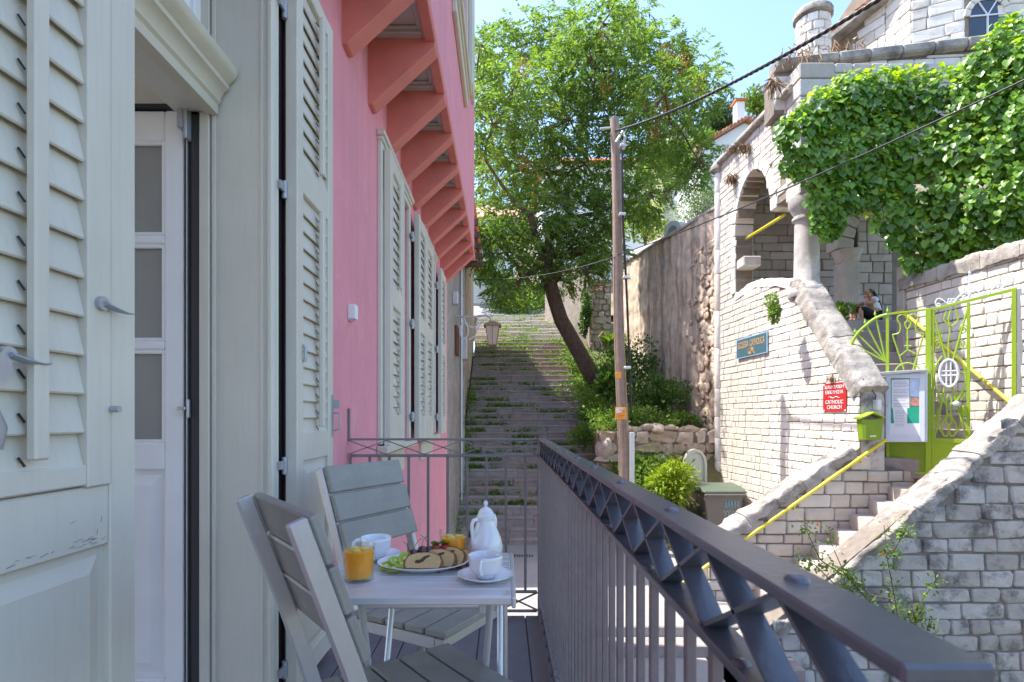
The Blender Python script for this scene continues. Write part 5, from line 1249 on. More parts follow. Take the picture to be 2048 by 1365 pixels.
# ------------------------------------------------------------------ utility pole and cables
pl = thing('utility_pole', 'weathered wooden utility pole with clipped cables', 'utility pole', P(1252, 1104, 12.5))
p0, p1 = P(1252, 1106, 12.5), P(1228, 238, 12.5)
MB().tube([p0.lerp(p1, k/10)+Vector((.02*math.sin(k*.9),0,0)) for k in range(11)], [.14-.004*k for k in range(11)], 14).build('shaft', 'pole_wood', pl, smooth=True)
MB().tube([P(1262,820,12.3),P(1258,700,12.3),P(1254,600,12.3),P(1246,440,12.3),P(1244,330,12.3),P(1246,290,12.3)], .026, 8).build('riser_cable', 'cable', pl, smooth=True)
MB().box(P(1264,0,12.3).x-.05, P(1264,0,12.3).x+.05, 12.26, 12.34, -3.0, P(0,865,12.3).z).build('riser_conduit', 'galv', pl, bevel=.01)
for x, y in ((1247,293),(1246,430),(1253,556),(1256,736)): MB().box(P(x,y,12.3).x-.09, P(x,y,12.3).x+.05, 12.22, 12.36, P(x,y,12.3).z-.03, P(x,y,12.3).z+.03).build('cable_clip', 'galv', pl, bevel=.01)
MB().tube([P(1246,300,12.3),P(1250,275,12.2),P(1246,262,12.3),P(1232,285,12.3)], .03, 8).build('cable_bend', 'galv', pl, smooth=True)
MB().tube([P(1200,258,12.5),P(1226,256,12.5)], .03, 8).build('insulator_arm', 'galv', pl, smooth=True)
tagp = MB().box(P(1230,0,12.25).x, P(1252,0,12.25).x, 12.2, 12.22, P(0,839,12.2).z, P(0,815,12.2).z).build('trail_marker', 'orange', None, bevel=.004); tag(tagp, 'orange square trail marker nailed to the utility pole', 'marker')
q = P(1241,827,12.19); m_ = MB(); m_.prism([q+Vector((x,0,z)) for x, z in ((-.1,.11),(.06,.11),(.03,.02),(-.09,.0))], (0,.006,0)); m_.build('white_patch', 'sign_white', tagp)
m_ = MB(); m_.beam(q+Vector((-.05,-.008,-.06)), q+Vector((.09,-.008,-.05)), .02, .004); m_.beam(q+Vector((-.02,-.008,.09)), q+Vector((.06,-.008,.04)), .02, .004); m_.build('arrow', 'rust', tagp)
tag2 = MB().box(P(1231,0,12.3).x, P(1242,0,12.3).x, 12.26, 12.28, P(0,757,12.3).z, P(0,745,12.3).z).build('trail_marker', 'orange', None, bevel=.003); tag(tag2, 'small yellow tag higher up the utility pole', 'marker')
def cable(name, label, a, b, sag, r, twist=0, mat='cable'):
    n_ = 60; pts = [a.lerp(b, k/n_)-Vector((0,0,sag*4*(k/n_)*(1-k/n_))) for k in range(n_+1)]
    mb = MB()
    if twist:
        d_ = (b-a).normalized(); s_ = d_.cross(UPV).normalized(); u_ = s_.cross(d_)
        for ph in (0, 2.1, 4.2):
            n2 = 260; mb.tube([a.lerp(b, k/n2)-Vector((0,0,sag*4*(k/n2)*(1-k/n2)))+(s_*math.cos(ph+k*.5)+u_*math.sin(ph+k*.5))*r*.7 for k in range(n2+1)], r*.75, 5)
    else: mb.tube(pts, r, 6)
    o = mb.build(name, mat, None, smooth='all'); tag(o, label, 'cable', 'overhead cables'); return o
cable('overhead_cable', 'thick twisted black cable sweeping from the pole top over the church', P(1232,262,12.4), P(1815,-35,5.5), .18, .019, 1)
cable('overhead_cable', 'thin black cable crossing in front of the ivy', P(1236,510,12.4), P(2075,148,5.2), .10, .011)
cable('overhead_cable', 'thin grey wire running from the pole to the old house', P(1236,512,12.4), P(946,560,13.6), .16, .010, 0, 'cable')
cable('overhead_cable', 'thin wire passing behind the pole towards the white house', P(1240,330,20), P(1440,352,22), .25, .012)
cable('overhead_cable', 'lower thin wire towards the white house', P(1225,285,20), P(1440,370,22), .3, .010)

# ------------------------------------------------------------------ bin, bag, marble niche
bn = thing('wheelie_bin', 'grey street bin with green lid and blue scribble beside the church wall', 'bin', P(1442, 1095, 12.9))
bx0, bx1, by0, by1 = 4.66, 5.56, 12.75, 13.5; bzt = P(0,985,12.9).z
m_ = MB(); m_.add([(bx0+.1,by0+.08,GZ+.12),(bx1-.1,by0+.08,GZ+.12),(bx1-.1,by1-.08,GZ+.12),(bx0+.1,by1-.08,GZ+.12),(bx0,by0,bzt),(bx1,by0,bzt),(bx1,by1,bzt),(bx0,by1,bzt)], [(3,2,1,0),(4,5,6,7),(0,1,5,4),(1,2,6,5),(2,3,7,6),(3,0,4,7)]); m_.build('body', 'bin_grey', bn, bevel=.03)
MB().prism([(bx0-.05,by0-.08,bzt+.002),(bx0-.05,by1+.03,bzt+.002),(bx0-.05,by1+.03,bzt+.16),(bx0-.05,by0+.25,bzt+.13),(bx0-.05,by0-.08,bzt+.05)], (bx1-bx0+.1,0,0)).build('lid', 'bin_green', bn, bevel=.02)
MB().box(bx0-.03, bx1+.03, by0-.1, by0-.02, bzt-.07, bzt).build('rim', 'bin_grey', bn, bevel=.02)
for x in (bx0+.16, bx1-.16):
    for y in (by0+.15, by1-.15): MB().tube([(x-.03,y,GZ+.07),(x+.03,y,GZ+.07)], .07, 12).build('wheel', 'black_rubber', bn)
m_ = MB()
for k in range(5):
    x = 5.12+k*.07; m_.tube([(x,by0+.0,-2.05),(x+.03,by0+.012,-1.92),(x+.05,by0+.03,-2.1)], .010, 5)
    m_.tube([(x-.02,by0+.03,-2.16),(x+.04,by0+.02,-2.2),(x+.02,by0+.05,-2.3)], .010, 5)
m_.build('spray_scribble', 'spray_blue', bn)
MB().prism([(4.82,by0+.01,-1.78),(4.93,by0+.01,-1.74),(4.97,by0+.03,-2.1),(4.90,by0+.05,-2.22),(4.80,by0+.04,-2.05)], (0,.02,0)).build('torn_sticker', 'paper_blue', bn)
MB().prism([(4.74,by0+.01,-1.76),(4.80,by0+.01,-1.72),(4.79,by0+.03,-1.98),(4.75,by0+.03,-1.93)], (0,.02,0)).build('torn_sticker', 'paper', bn)
bg = rock_mesh(3, 'bag_black'); o = stone(None, (4.35,12.8,GZ+.35), (.38,.34,.4), bg, 'rubbish_bag'); tag(o, 'black rubbish bag slumped beside the street bin', 'bag')
nc = thing('marble_niche', 'pale arched marble slab leaning by the rubble wall', 'slab', P(1390, 1000, 14.0))
c = P(1390, 930, 14.0); rw_, rh = .29, .30
def archpts(c, w_, h_, d0, y): return [c+Vector((-w_,y,-d0)), c+Vector((w_,y,-d0))]+[c+Vector((w_*math.cos(a), y, h_*1.35*math.sin(a))) for a in [math.pi*k/14 for k in range(15)]]
MB().prism(archpts(c, rw_, rh, .95, 0), (0,.12,0)).build('slab', 'marble', nc, bevel=.02)
o_, i_ = archpts(c, rw_, rh, .95, -.05)[1:], archpts(c, rw_-.06, rh-.05, .95, -.05)[1:]
m_ = MB(); n_ = len(o_); m_.add(o_+i_+[p+Vector((0,.06,0)) for p in o_]+[p+Vector((0,.06,0)) for p in i_], [(k, k+1, n_+k+1, n_+k) for k in range(n_-1)]+[(k, 2*n_+k, 2*n_+k+1, k+1) for k in range(n_-1)]+[(n_+k, n_+k+1, 3*n_+k+1, 3*n_+k) for k in range(n_-1)]); m_.build('raised_rim', 'marble', nc, smooth=True)

# ------------------------------------------------------------------ background hillside, ruin, houses
Vv = []; Ff = []; xs = np.linspace(-70, 130, 90); ysr = np.linspace(29.0, 150, 60)
def hillz(x, y): return 5.2+.45*(y-29)+.35*max(0, x-4)*min(1, (y-29)/6+.35)+1.3*fbm((x*.12, y*.12, 1), 4)*min(1,(y-29)/8)
for y in ysr:
    for x in xs: Vv.append((x, y, hillz(x, y)-(0 if y < 125 else (y-125)*.6)))
for j in range(len(ysr)-1):
    for i in range(len(xs)-1): a = j*len(xs)+i; Ff.append((a, a+1, a+len(xs)+1, a+len(xs)))
hl = MB().add(Vv, Ff).build('hillside', 'hill', None, smooth='all'); hl['kind'] = 'structure'
pth = MB().add([(-1.6,28.2,5.12),(3.4,28.2,5.12),(4.2,36,8.5),(-2.6,36,8.5)], [(0,1,2,3)]).build('upper_path', 'street', None); pth['kind'] = 'structure'
rn = MB()
for k in range(12): rn.box(36+k*2.2, 38.1+k*2.2, 118, 119.5, 50, 63.5+r_.uniform(0,1.6)-abs(k-6)*.2)
o = rn.build('castle_wall', 'mortar', None); tag(o, 'grey ruined castle wall along the distant hill crest', 'castle wall')
wh = thing('white_house', 'white house with tiled gable and chimney behind the church', 'house', P(1470, 480, 29))
gl, gr, rg = P(1404,296,29), P(1530,262,29), P(1489,246,29)
m_ = MB(); m_.prism([(gl.x,29,6),(15.5,29,6),(15.5,29,gl.z),(rg.x,29,rg.z),(gl.x,29,gl.z)], (0,7,0)); m_.build('wall', 'white_wall', wh)
for a, b in ((gl+Vector((-.35,-.3,-.12)), rg+Vector((0,-.3,.06))), (rg+Vector((0,-.3,.06)), Vector((15.8,28.7,gl.z-.1)))):
    m_ = MB(); m_.prism([a, b, b+Vector((0,0,.12)), a+Vector((0,0,.12))], (0,7.5,0)); m_.build('roof', 'tile', wh)
    for k in range(14):
        p = a.lerp(b, (k+.5)/14)+Vector((0,-.05,.10)); MB().tube([p, p+Vector((0,.5,0))], .075, 8).build('roof_tile', 'tile', wh)
cp = P(1483, 240, 29.5); MB().box(cp.x-.22, cp.x+.22, 29.6, 30.1, rg.z-.6, P(0,200,29.5).z).build('chimney', 'white_wall', wh, bevel=.03)
MB().box(cp.x-.3, cp.x+.3, 29.5, 30.2, P(0,200,29.5).z, P(0,196,29.5).z).build('chimney_cap', 'tile', wh)
h2 = thing('terrace_house', 'pale house with tiled roof half hidden behind the big tree', 'house', P(1100, 330, 34))
a = P(1085,345,34); b = P(1290,620,34); MB().box(a.x, b.x, 34, 40, 6, a.z+.6).build('wall', 'white_wall', h2)
MB().prism([(a.x-.4,33.6,a.z+.55),(a.x-.4,41,a.z+.55),(a.x-.4,37,a.z+2.3)], (b.x-a.x+.8,0,0)).build('roof', 'tile', h2)
for px, py in ((1130,400),(1200,400)):
    q = P(px,py,33.9); MB().box(q.x-.35, q.x+.35, 33.93, 34.05, q.z-.6, q.z+.6).build('window', 'window_dark', h2)
h3 = thing('grey_cottage', 'weathered pale cottage up the hill left of the tree trunk', 'house', P(985, 560, 31))
MB().box(-3.6, .6, 31.5, 36, 5, 11.5).build('wall', 'white_wall', h3); MB().prism([(-4,31.2,11.4),(-4,36.4,11.4),(-4,33.8,12.9)], (5,0,0)).build('roof', 'tile', h3)
q = P(985,500,31.4); MB().box(q.x-.4, q.x+.4, 31.42, 31.6, q.z-.7, q.z+.6).build('window', 'window_dark', h3)
sp = thing('stone_pier', 'light rubble stone pier with a dark red name plate', 'pier', P(1200, 670, 25))
a, b = P(1179,560,25), P(1222,680,25); core = MB().box(a.x, b.x, 25, 25.8, b.z-1, a.z).build('pier_core', 'mortar_light', sp)
masonry(core, (a.x,25,0), (1,0,0), (0,-1,0), b.x-a.x, b.z-.9, a.z, lambda t, z: True, V_rub, ch=(.2,.34), bw=(.22,.42), proud=.05, gap=.03, seed=81)
MB().box(a.x+.05, b.x+.3, 25.1, 28.8, a.z, a.z+.75).build('white_parapet', 'white_wall', sp)
rs = thing('name_plate', 'dark red plate with pale text on the stone pier', 'sign', P(1198,577,24.9)); q = P(1198,577,24.9)
MB().box(q.x-.22, q.x+.22, 24.88, 24.91, q.z-.14, q.z+.14).build('plate', 'sign_red', rs)
for dz_ in (.06, -.01, -.075): MB().box(q.x-.15, q.x+.15, 24.872, 24.878, q.z+dz_-.018, q.z+dz_+.018).build('text_line', 'sign_white', rs)
uw_ = thing('upper_wall', 'rough pale rubble wall climbing behind the leaning trunk', 'wall', P(1130, 640, 27))
m_ = MB(); m_.prism([P(1090,660,27), P(1175,690,25.6), P(1175,540,25.6), P(1090,520,27)], (.1,.5,0)); m_.build('face', 'rubble_stone', uw_)
wt = thing('water_heater', 'white solar water tank lying on the roof behind the rubble wall', 'water tank', P(1360, 480, 19))
a = P(1345,464,18.6); MB().tube([a, a+Vector((1.5,1.0,.12))], .36, 20).build('tank', 'white_wall', wt, smooth=True); MB().tube([a-Vector((.012,.008,0)), a], .2, 16).build('end_cap', 'hinge_metal', wt)
MB().prism([a+Vector((-.1,-.1,-.38)), a+Vector((1.3,.9,-.28)), a+Vector((.9,.2,-1.3)), a+Vector((-.6,-.6,-1.3))], (0,0,.07)).build('solar_panel', 'hinge_metal', wt)
lr = thing('back_roof', 'pale flat roof edge behind the brown wall', 'roof', P(1400,450,19)); MB().prism([P(1260,505,23), P(1395,440,18.5), P(1440,405,17), P(1440,440,17), P(1395,470,18.5), P(1260,525,23)], (1.5,1.2,0)).build('parapet', 'white_wall', lr)
# ------------------------------------------------------------------ the big leaning tree
tr = thing('leaning_tree', 'large leafy tree leaning over the stairway', 'tree', P(1192, 778, 20.2))
tk = [P(1196,790,20.2), P(1180,745,20.15), P(1150,690,20), P(1122,640,19.8), P(1106,590,19.6), P(1095,545,19.4), P(1090,500,19.2)]
MB().tube(tk, [.40,.31,.28,.265,.255,.25,.23], 14).build('trunk', 'bark', tr, smooth='all')
clumps = [(1000,110,52),(1060,85,58),(1130,66,62),(1205,48,66),(1265,24,42),(1330,115,58),(1385,140,48),(1408,185,36),(1030,180,66),(1110,160,72),(1190,140,76),(1270,130,72),(1330,190,66),(985,250,58),(1060,260,72),(1140,240,72),(1220,230,68),(1300,250,66),(1362,262,46),(1398,318,34),(1010,340,72),(1090,340,72),(1170,330,72),(1260,330,58),(1318,335,48),(1380,350,26),(990,430,58),(1060,430,72),(1140,430,72),(1195,425,56),(1250,405,44),(1300,385,42),(1010,505,52),(1090,495,56),(1160,505,50),(1045,555,32),(1185,480,42),(965,180,40),(970,320,40),(975,490,40),(1120,560,26),(1172,545,26),(1225,510,26),(960,90,26),(1000,580,24)]
r_ = random.Random(23); cl = []
for x, y, r in clumps:
    z = 18.6+r_.uniform(-2.3, 2.3)*(1 if r > 45 else .6); cl.append((P(x, y, z), r/F*z))
nodes = [tk[-1]]; rad = [.24]; br = []
for c, r in sorted(cl, key=lambda q: (q[0]-tk[-1]).length):
    k = min(range(len(nodes)), key=lambda i: (nodes[i]-c).length+.15*i/len(nodes)); a = nodes[k]; mid = a.lerp(c, .5)+Vector((r_.uniform(-.3,.3), r_.uniform(-.3,.3), -.15))
    ra = rad[k]*.72; rb = max(.028, ra*.62)
    MB().tube([a, a.lerp(mid,.5)+Vector((0,0,-.06)), mid, mid.lerp(c,.5), c], [ra, ra*.92, (ra+rb)/2, rb*1.1, rb], 7).build('limb', 'bark', tr, smooth='all'); nodes.append(c); rad.append(rb)
    for q in range(4):
        e = c+Vector((r_.gauss(0,1), r_.gauss(0,1), r_.gauss(.2,.8))).normalized()*r*.85; br.append((c, e, rb))
m_ = MB()
for a, b, rb in br: m_.tube([a, a.lerp(b,.5)+Vector((0,0,-.08)), b], [min(.035,rb), .02, .008], 5)
x_ = m_.build('twigs', 'bark', tr); x_['kind'] = 'stuff'
bp_ = []; dp_ = []
for c, r in cl:
    n_ = int(122*(r/1.1)**2)+32; v = rng.normal(size=(n_,3)); v[:,2] = v[:,2]*.9+.15; v = unit(v); rr_ = r*(.35+.70*rng.random(n_)**.55)
    p = np.array(c)+v*rr_[:,None]*np.array([1.05,1.0,.85]); bp_.append(p); dp_.append(v*.8+rng.normal(0,.45,(n_,3))+np.array([0,0,-.15]))
bp_ = np.concatenate(bp_); dp_ = np.concatenate(dp_); n_ = len(bp_)
pp, dd, ss = pinnate(n_, bp_, dp_, rng.uniform(.32,.55,n_), 6, .19)
x_ = link('crown', leafmesh('crown', pp, dd, ss, 'slim', 'leaf_tree'), tr); x_['kind'] = 'stuff'
for px, py in ((1212,165),(1046,135),(1365,125),(1392,170),(1310,215),(1334,212),(1206,82),(1050,330),(1310,262),(1330,110)):
    c = np.array(P(px, py, 16.6)); q = rng.normal(0, .13, (90,3)); q[:,2] *= 1.3
    link('seed_bunch', leafmesh('seed_bunch', c+q, rng.normal(size=(90,3))+np.array([0,0,-.6]), .065, 'oval', 'leaf_seed'), tr)['kind'] = 'stuff'

# ------------------------------------------------------------------ ivy over the portico
iv = thing('ivy', 'dense heart-leaved ivy draped over the church portico', 'ivy', P(1800, 500, 10.4))
ic = [(1600,275,48),(1650,232,52),(1700,205,52),(1760,195,52),(1820,192,52),(1880,195,52),(1628,335,42),(1680,310,58),(1750,290,58),(1820,290,58),(1655,400,42),(1690,385,42),(1752,365,46),(1782,425,42),(1830,380,58),(1850,455,56),(1838,515,34),(1900,300,58),(1960,205,62),(1990,135,60),(2032,92,56),(2022,200,68),(1962,290,62),(2032,300,68),(1930,390,62),(2000,390,66),(2048,400,60),(1900,465,56),(1960,455,48),(2030,440,48),(1888,522,32),(1868,545,20),(1950,165,46),(1652,448,30),(1642,445,22),(1795,478,24),(1925,505,30),(1572,262,22),(1580,330,20),(2080,120,60),(2085,250,70),(2085,370,70)]
LP, LD, LN, TOPW = [], [], [], []
for x, y, r in ic:
    z = 10.25 if x < 1840 else 10.25-(x-1840)/240*1.4
    c = np.array(P(x, y, z)); R_ = r/F*z; n_ = int(320*(r/50)**2)+20
    v = rng.normal(size=(n_,3)); v[:,1] = -np.abs(v[:,1])*.9; v = unit(v); p = c+v*(R_*(.75+.42*rng.random(n_)))[:,None]*np.array([1.0,.62,1.0])
    LP.append(p); LN.append(v*np.array([.8,1,.5])+np.array([-.15,-.55,.55])+rng.normal(0,.28,(n_,3))); LD.append(np.stack([rng.normal(0,.45,n_), rng.normal(-.25,.3,n_), -1+rng.normal(0,.35,n_)],1)+v*.3)
    TOPW.append(((836-y)/F*z, v[:,2], np.full(n_, y)))
LP = np.concatenate(LP); LN = np.concatenate(LN); LD = np.concatenate(LD); vz = np.concatenate([t_[1] for t_ in TOPW]); yy = np.concatenate([t_[2] for t_ in TOPW])
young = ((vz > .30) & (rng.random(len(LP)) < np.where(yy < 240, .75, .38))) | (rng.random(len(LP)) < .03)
sz_ = rng.uniform(.055,.165,len(LP))*(LP[:,1]/10.4)*np.where(young,.75,1.0)
order = np.argsort(LP[:,1]-sz_*2); ok = np.array([i for i in order if LP[i,0]/LP[i,1]*F+1008 < 2040 and not young[i]]); pick = ok[:900:3][:300]; pk = set(pick.tolist())
T, tri = LEAF['heart']; lm = npmesh('leaf', T, tri, 'leaf_ivy')
s_ = unit(np.cross(LN, unit(LD))); dU = unit(LD); u_ = np.cross(dU, s_)
for i in pick:
    o = bpy.data.objects.new('leaf', lm); COL.objects.link(o); o.parent = iv; M = Matrix.Identity(4)
    for k in range(3): M[k][0], M[k][1], M[k][2] = dU[i,k]*sz_[i], s_[i,k]*sz_[i], u_[i,k]*sz_[i]
    o.matrix_basis = Matrix.Translation(Vector(LP[i])-ROOTLOC[iv.name]) @ M
rest = np.array([i for i in range(len(LP)) if i not in pk and not young[i]])
x_ = link('leaves', leafmesh('leaves', LP[rest], LD[rest], sz_[rest], 'heart', 'leaf_ivy', LN[rest]), iv); x_['kind'] = 'stuff'
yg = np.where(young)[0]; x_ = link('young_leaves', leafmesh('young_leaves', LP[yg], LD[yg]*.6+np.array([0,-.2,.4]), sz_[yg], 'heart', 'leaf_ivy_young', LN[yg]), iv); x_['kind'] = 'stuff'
m_ = MB(); r_ = random.Random(31)
for k in range(14):
    a = P(r_.uniform(1680,1990), r_.uniform(180,260), 10.6); b = a+Vector((r_.uniform(-.4,.4), -.2, -r_.uniform(.6,1.5))); m_.tube([a, a.lerp(b,.5)+Vector((r_.uniform(-.2,.2),0,0)), b], .009, 5)
x_ = m_.build('vine_stems', 'bark', iv); x_['kind'] = 'stuff'

# ------------------------------------------------------------------ bushes and weeds
def bush(name, label, c, rad3, n, size, kind, mat, cat='bush', group=None, up=.5, stems=5, spread=.5):
    c = Vector(c); t = thing(name, label, cat, c-Vector((0,0,rad3[2])), group)
    nb_ = max(4, n//120); bc = unit(rng.normal(size=(nb_,3)))*rng.uniform(.25,.8,(nb_,1)); which = rng.integers(0, nb_, n)
    v = unit(rng.normal(size=(n,3))); p = (bc[which]+v*spread*rng.uniform(.5,1.05,(n,1)))*np.array(rad3)+np.array(c)
    link('foliage', leafmesh('foliage', p, v+np.array([0,0,up])+rng.normal(0,.4,(n,3)), rng.uniform(.7,1.3,n)*size, kind, mat), t)['kind'] = 'stuff'
    for k in range(stems):
        m_ = MB(); e = c+Vector(bc[k % nb_])*1.0*min(rad3)*.9; m_.tube([c-Vector((0,0,rad3[2])), c.lerp(e,.4)-Vector((0,0,rad3[2]*.4)), e], [.025,.018,.008], 5); m_.build('stem', 'bark', t)
    return t
bush('shrub', 'bright yellow-green shrub in front of the marble slab', P(1345,965,13.2), (.55,.5,.55), 2000, .14, 'slim', 'leaf_lime', up=-.1)
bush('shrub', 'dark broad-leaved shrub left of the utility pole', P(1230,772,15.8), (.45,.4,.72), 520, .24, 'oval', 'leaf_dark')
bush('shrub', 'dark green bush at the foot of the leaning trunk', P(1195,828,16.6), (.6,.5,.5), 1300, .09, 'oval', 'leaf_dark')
bush('shrub', 'green bush below the trunk at the stair edge', P(1172,868,15.4), (.45,.4,.4), 1000, .08, 'oval', 'leaf_weed')
bush('shrub', 'sunlit weedy bush beside the trunk', P(1245,700,22), (1.0,.7,.8), 2000, .10, 'oval', 'leaf_weed')
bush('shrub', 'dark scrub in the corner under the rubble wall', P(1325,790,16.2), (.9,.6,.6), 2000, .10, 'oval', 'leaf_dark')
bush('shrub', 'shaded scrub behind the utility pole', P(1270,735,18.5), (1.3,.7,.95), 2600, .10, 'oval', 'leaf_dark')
bush('shrub', 'green growth on top of the terrace wall', P(1262,835,15.0), (.75,.35,.4), 1500, .075, 'oval', 'leaf_weed')
bush('shrub', 'sunlit growth on the right end of the terrace', P(1345,838,15.3), (.9,.4,.25), 1500, .07, 'oval', 'leaf_weed')
bush('shrub', 'rounded green bush at the head of the stairway', P(1035,608,29.5), (1.6,1.0,1.1), 2400, .15, 'oval', 'leaf_weed')
bush('shrub', 'dark ivy clump on the upper stone pier', P(1170,620,24.8), (.3,.25,1.3), 700, .11, 'heart', 'leaf_dark')
bush('shrub', 'small green plant hanging from the church parapet', P(1560,612,10.85)+Vector((-.14,0,0)), (.17,.15,.36), 900, .05, 'oval', 'leaf_weed', stems=3)
bush('shrub', 'small potted-looking plant beside the sitting person', P(1684,625,11.45), (.2,.2,.22), 350, .07, 'oval', 'leaf_weed', stems=3)
bush('citrus_tree', 'yellow-green citrus tree behind the brown wall', P(1290,445,24.5), (1.15,1,1.15), 2600, .12, 'oval', 'leaf_lime', 'tree')
bush('citrus_tree', 'yellow-green tree seen through the big tree crown', P(1330,325,28), (1.4,1,1.4), 2000, .15, 'oval', 'leaf_lime', 'tree')
bush('olive_tree', 'silvery olive tree below the white house', P(1395,415,25.5), (1.6,1,1.15), 4200, .12, 'slim', 'leaf_olive', 'tree')
bush('pine_tree', 'dark pine on the skyline beside the chimney', P(1440,245,44), (1.5,1.4,2.0), 5200, .26, 'slim', 'leaf_pine', 'tree', spread=.42)
bush('shrub', 'bush at the chimney foot against the sky', P(1512,215,33), (.9,.7,1.0), 1200, .2, 'oval', 'leaf_weed')
bush('shrub', 'hillside bush left of the white house', P(1412,285,40), (1.4,1,1.2), 1500, .2, 'oval', 'leaf_weed')
for k, (x, y, z) in enumerate(((1000,560,30.5),(1065,590,30.8),(1110,610,30),(960,545,30))):
    bush('shrub', ('pale bush under the cottage','bush above the stair head','bush by the upper wall','bush beside the old house corner')[k], P(x,y,z), (1.1,.8,.9), 1100, .16, 'oval', 'leaf_weed')
for k in range(8):
    x = random.Random(k).uniform(-12, 55); y = 45+random.Random(k+50).uniform(0, 60); bush('hill_bush', 'round bush scattered on the distant hillside', (x, y, hillz(x, y)+.6), (1.8,1.8,1.3), 500, .5, 'oval', 'leaf_olive', group='hillside bushes', stems=1)
yk = thing('yucca', 'spiky young yucca near the stone pier', 'yucca', P(1222, 690, 22)); n_ = 60; a = rng.uniform(0, 2*math.pi, n_)
link('blades', leafmesh('blades', np.tile(np.array(P(1222,690,22)), (n_,1)), np.stack([np.cos(a), np.sin(a), rng.uniform(.3,1.8,n_)],1), rng.uniform(.45,.7,n_), 'slim', 'leaf_weed'), yk)['kind'] = 'stuff'
pk_ = MB().prism([P(1198,672,22), P(1206,662,22), P(1222,700,22), P(1212,706,22)], (0,.25,0)).build('broken_post', 'pole_wood', None, bevel=.02); tag(pk_, 'broken wooden stump leaning near the yucca', 'stump')
# weeds on steps, banks and terrace
wp = []
for n in range(1, 32):
    y = SY0+n*TR-.03; z = SZ0+n*RS; r1 = random.Random(n*3)
    for k in range(r1.randint(2, 5)):
        x = r1.choice([r1.uniform(-1.2,-.6), r1.uniform(-1.2,2.6), r1.uniform(-.6,1.0), r1.uniform(1.8,2.7)]); m = r1.randint(25, 80); l_ = r1.uniform(.1,.4)
        wp.append(np.stack([x+rng.normal(0,l_,m), y-np.abs(rng.normal(0,.05,m)), z+np.abs(rng.normal(0,.045,m))],1))
for n in range(10):
    y = TY+n*.42; z = TZ+n*.195+.02
    for k in range(4):
        x = random.Random(n*9+k).uniform(-.8,2.6); m = 60; wp.append(np.stack([x+rng.normal(0,.25,m), y+rng.normal(0,.12,m), z+np.abs(rng.normal(0,.08,m))],1))
wp = np.concatenate(wp); wp[:,0] = np.clip(wp[:,0], -1.25, 2.85)
wd = leafmesh('weeds', wp, rng.normal(0,.6,(len(wp),3))+np.array([0,-.3,.8]), rng.uniform(.05,.11,len(wp)), 'oval', 'leaf_weed')
o = link('step_weeds', wd); tag(o, 'green weeds sprouting along the stairway treads', 'weeds', kind='stuff')
wp = []
for k in range(260):
    x = rng.uniform(2.55, 5.5); y = rng.uniform(12.9, 14.4) if k < 170 else rng.uniform(14.7, 24); m = 70; s_ = rng.uniform(.12,.3)
    if y < 14.4 and x > 4.2: continue
    c = np.array([x, y, terr(x, y)+.1]); q = rng.normal(0, s_, (m,3)); q[:,2] = np.abs(q[:,2])*.8; wp.append(c+q)
for k in range(60):
    y = rng.uniform(13.3, 24); m = 60; c = np.array([rng.uniform(2.6,3.0), y, max(sz(y), terr(3, y))+.05]); q = rng.normal(0,.2,(m,3)); q[:,2] = np.abs(q[:,2]); wp.append(c+q)
for k in range(26):
    y = rng.uniform(13.3, 20); m = 50; c = np.array([-1.22, y, sz(y)+.05]); q = rng.normal(0,.14,(m,3)); q[:,2] = np.abs(q[:,2])*1.6; wp.append(c+q)
wp = np.concatenate(wp); o = link('bank_weeds', leafmesh('weeds', wp, rng.normal(0,.7,(len(wp),3))+np.array([-.1,-.2,.7]), rng.uniform(.05,.12,len(wp)), 'oval', 'leaf_weed')); tag(o, 'low green weeds covering bank and terrace', 'weeds', kind='stuff')
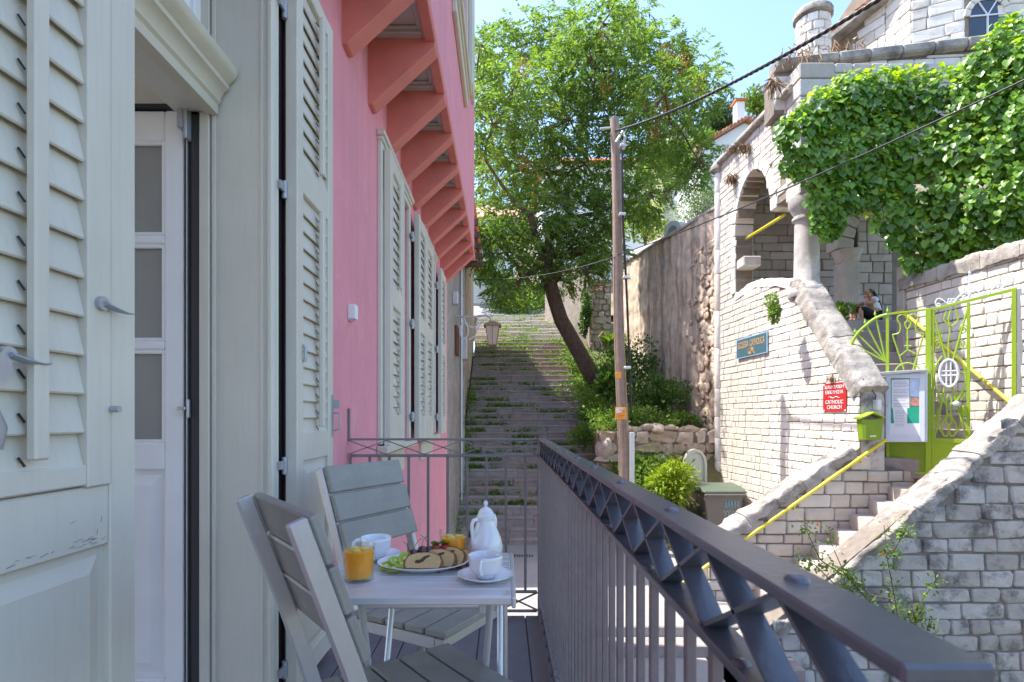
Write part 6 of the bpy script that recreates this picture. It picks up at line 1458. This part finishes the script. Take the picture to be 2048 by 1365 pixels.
# straggling shrub against the front stair wall
ss_ = thing('wall_shrub', 'straggling shrub with orange flowers against the stair wall', 'shrub', P(1805, 1330, 7.15)); r_ = random.Random(77)
paths = [[(1805,1340),(1800,1270),(1790,1200),(1775,1120),(1768,1050)],[(1805,1340),(1770,1240),(1700,1160),(1640,1120),(1608,1050)],[(1805,1340),(1815,1260),(1830,1220),(1870,1165)],[(1790,1200),(1740,1190),(1690,1150),(1650,1060)],[(1770,1240),(1700,1200),(1630,1130),(1598,1120)],[(1800,1270),(1830,1240),(1850,1210)],[(1775,1120),(1800,1080),(1815,1050)],[(1805,1340),(1845,1290),(1860,1240)]]
LPs = []
for p in paths:
    q = [P(x, y, 7.2-.12*r_.random()) for x, y in p]; MB().tube(q, [.012-.008*k/(len(q)-1) for k in range(len(q))], 5).build('branch', 'bark', ss_)
    for a, b in list(zip(q, q[1:]))[1:]:
        for k in range(7):
            c = a.lerp(b, r_.random()); m = 9; LPs.append(np.array(c)+rng.normal(0,.06,(m,3)))
LPs = np.concatenate(LPs); LPs[:,1] = np.minimum(LPs[:,1], 7.3)
link('foliage', leafmesh('foliage', LPs, rng.normal(size=(len(LPs),3))+np.array([0,-.3,.5]), rng.uniform(.035,.065,len(LPs)), 'oval', 'leaf_weed'), ss_)['kind'] = 'stuff'
for x, y in ((1636,1049),(1763,1108)):
    c = np.array(P(x, y, 7.05)); link('flower', leafmesh('flower', np.tile(c,(7,1)), rng.normal(size=(7,3)), .035, 'oval', 'leaf_orange'), ss_)
# dry tufts hanging from the copings
def tuft(label, c, n, L, sp):
    c = np.array(c); t = thing('dry_tuft', label, 'dry plant', Vector(c), 'dry tufts on the church'); p = c+np.clip(rng.normal(0, sp, (n,3)), -1.6*sp, 1.6*sp)*np.array([1,.5,.4])
    link('strands', leafmesh('strands', p, rng.normal(0,.45,(n,3))+np.array([-.1,-.25,-1.0]), rng.uniform(.7,1.4,n)*L, 'strand', 'dry_plant'), t)['kind'] = 'stuff'
tuft('dry brown tuft on the corner coping', on_w1(1474,296)+N1*.15, 160, .12, .09); tuft('dry tuft hanging above the side arch', on_w1(1500,290)+N1*.1, 160, .22, .09)
tuft('dry tuft left of the side arch', on_w1(1472,352)+N1*.08, 200, .2, .08); tuft('dry straw hanging from the ledge by the turret', P(1600,108,11.2), 150, .22, .22)
tuft('dry roots hanging at the portico corner', P(1546,160,11.2), 50, .35, .06); tuft('dry tuft above the red sign', on_w1(1668,752)+N1*.03, 90, .12, .05)
tuft('dry weeds before the small apse window', P(1690,98,12.4), 220, .25, .22)
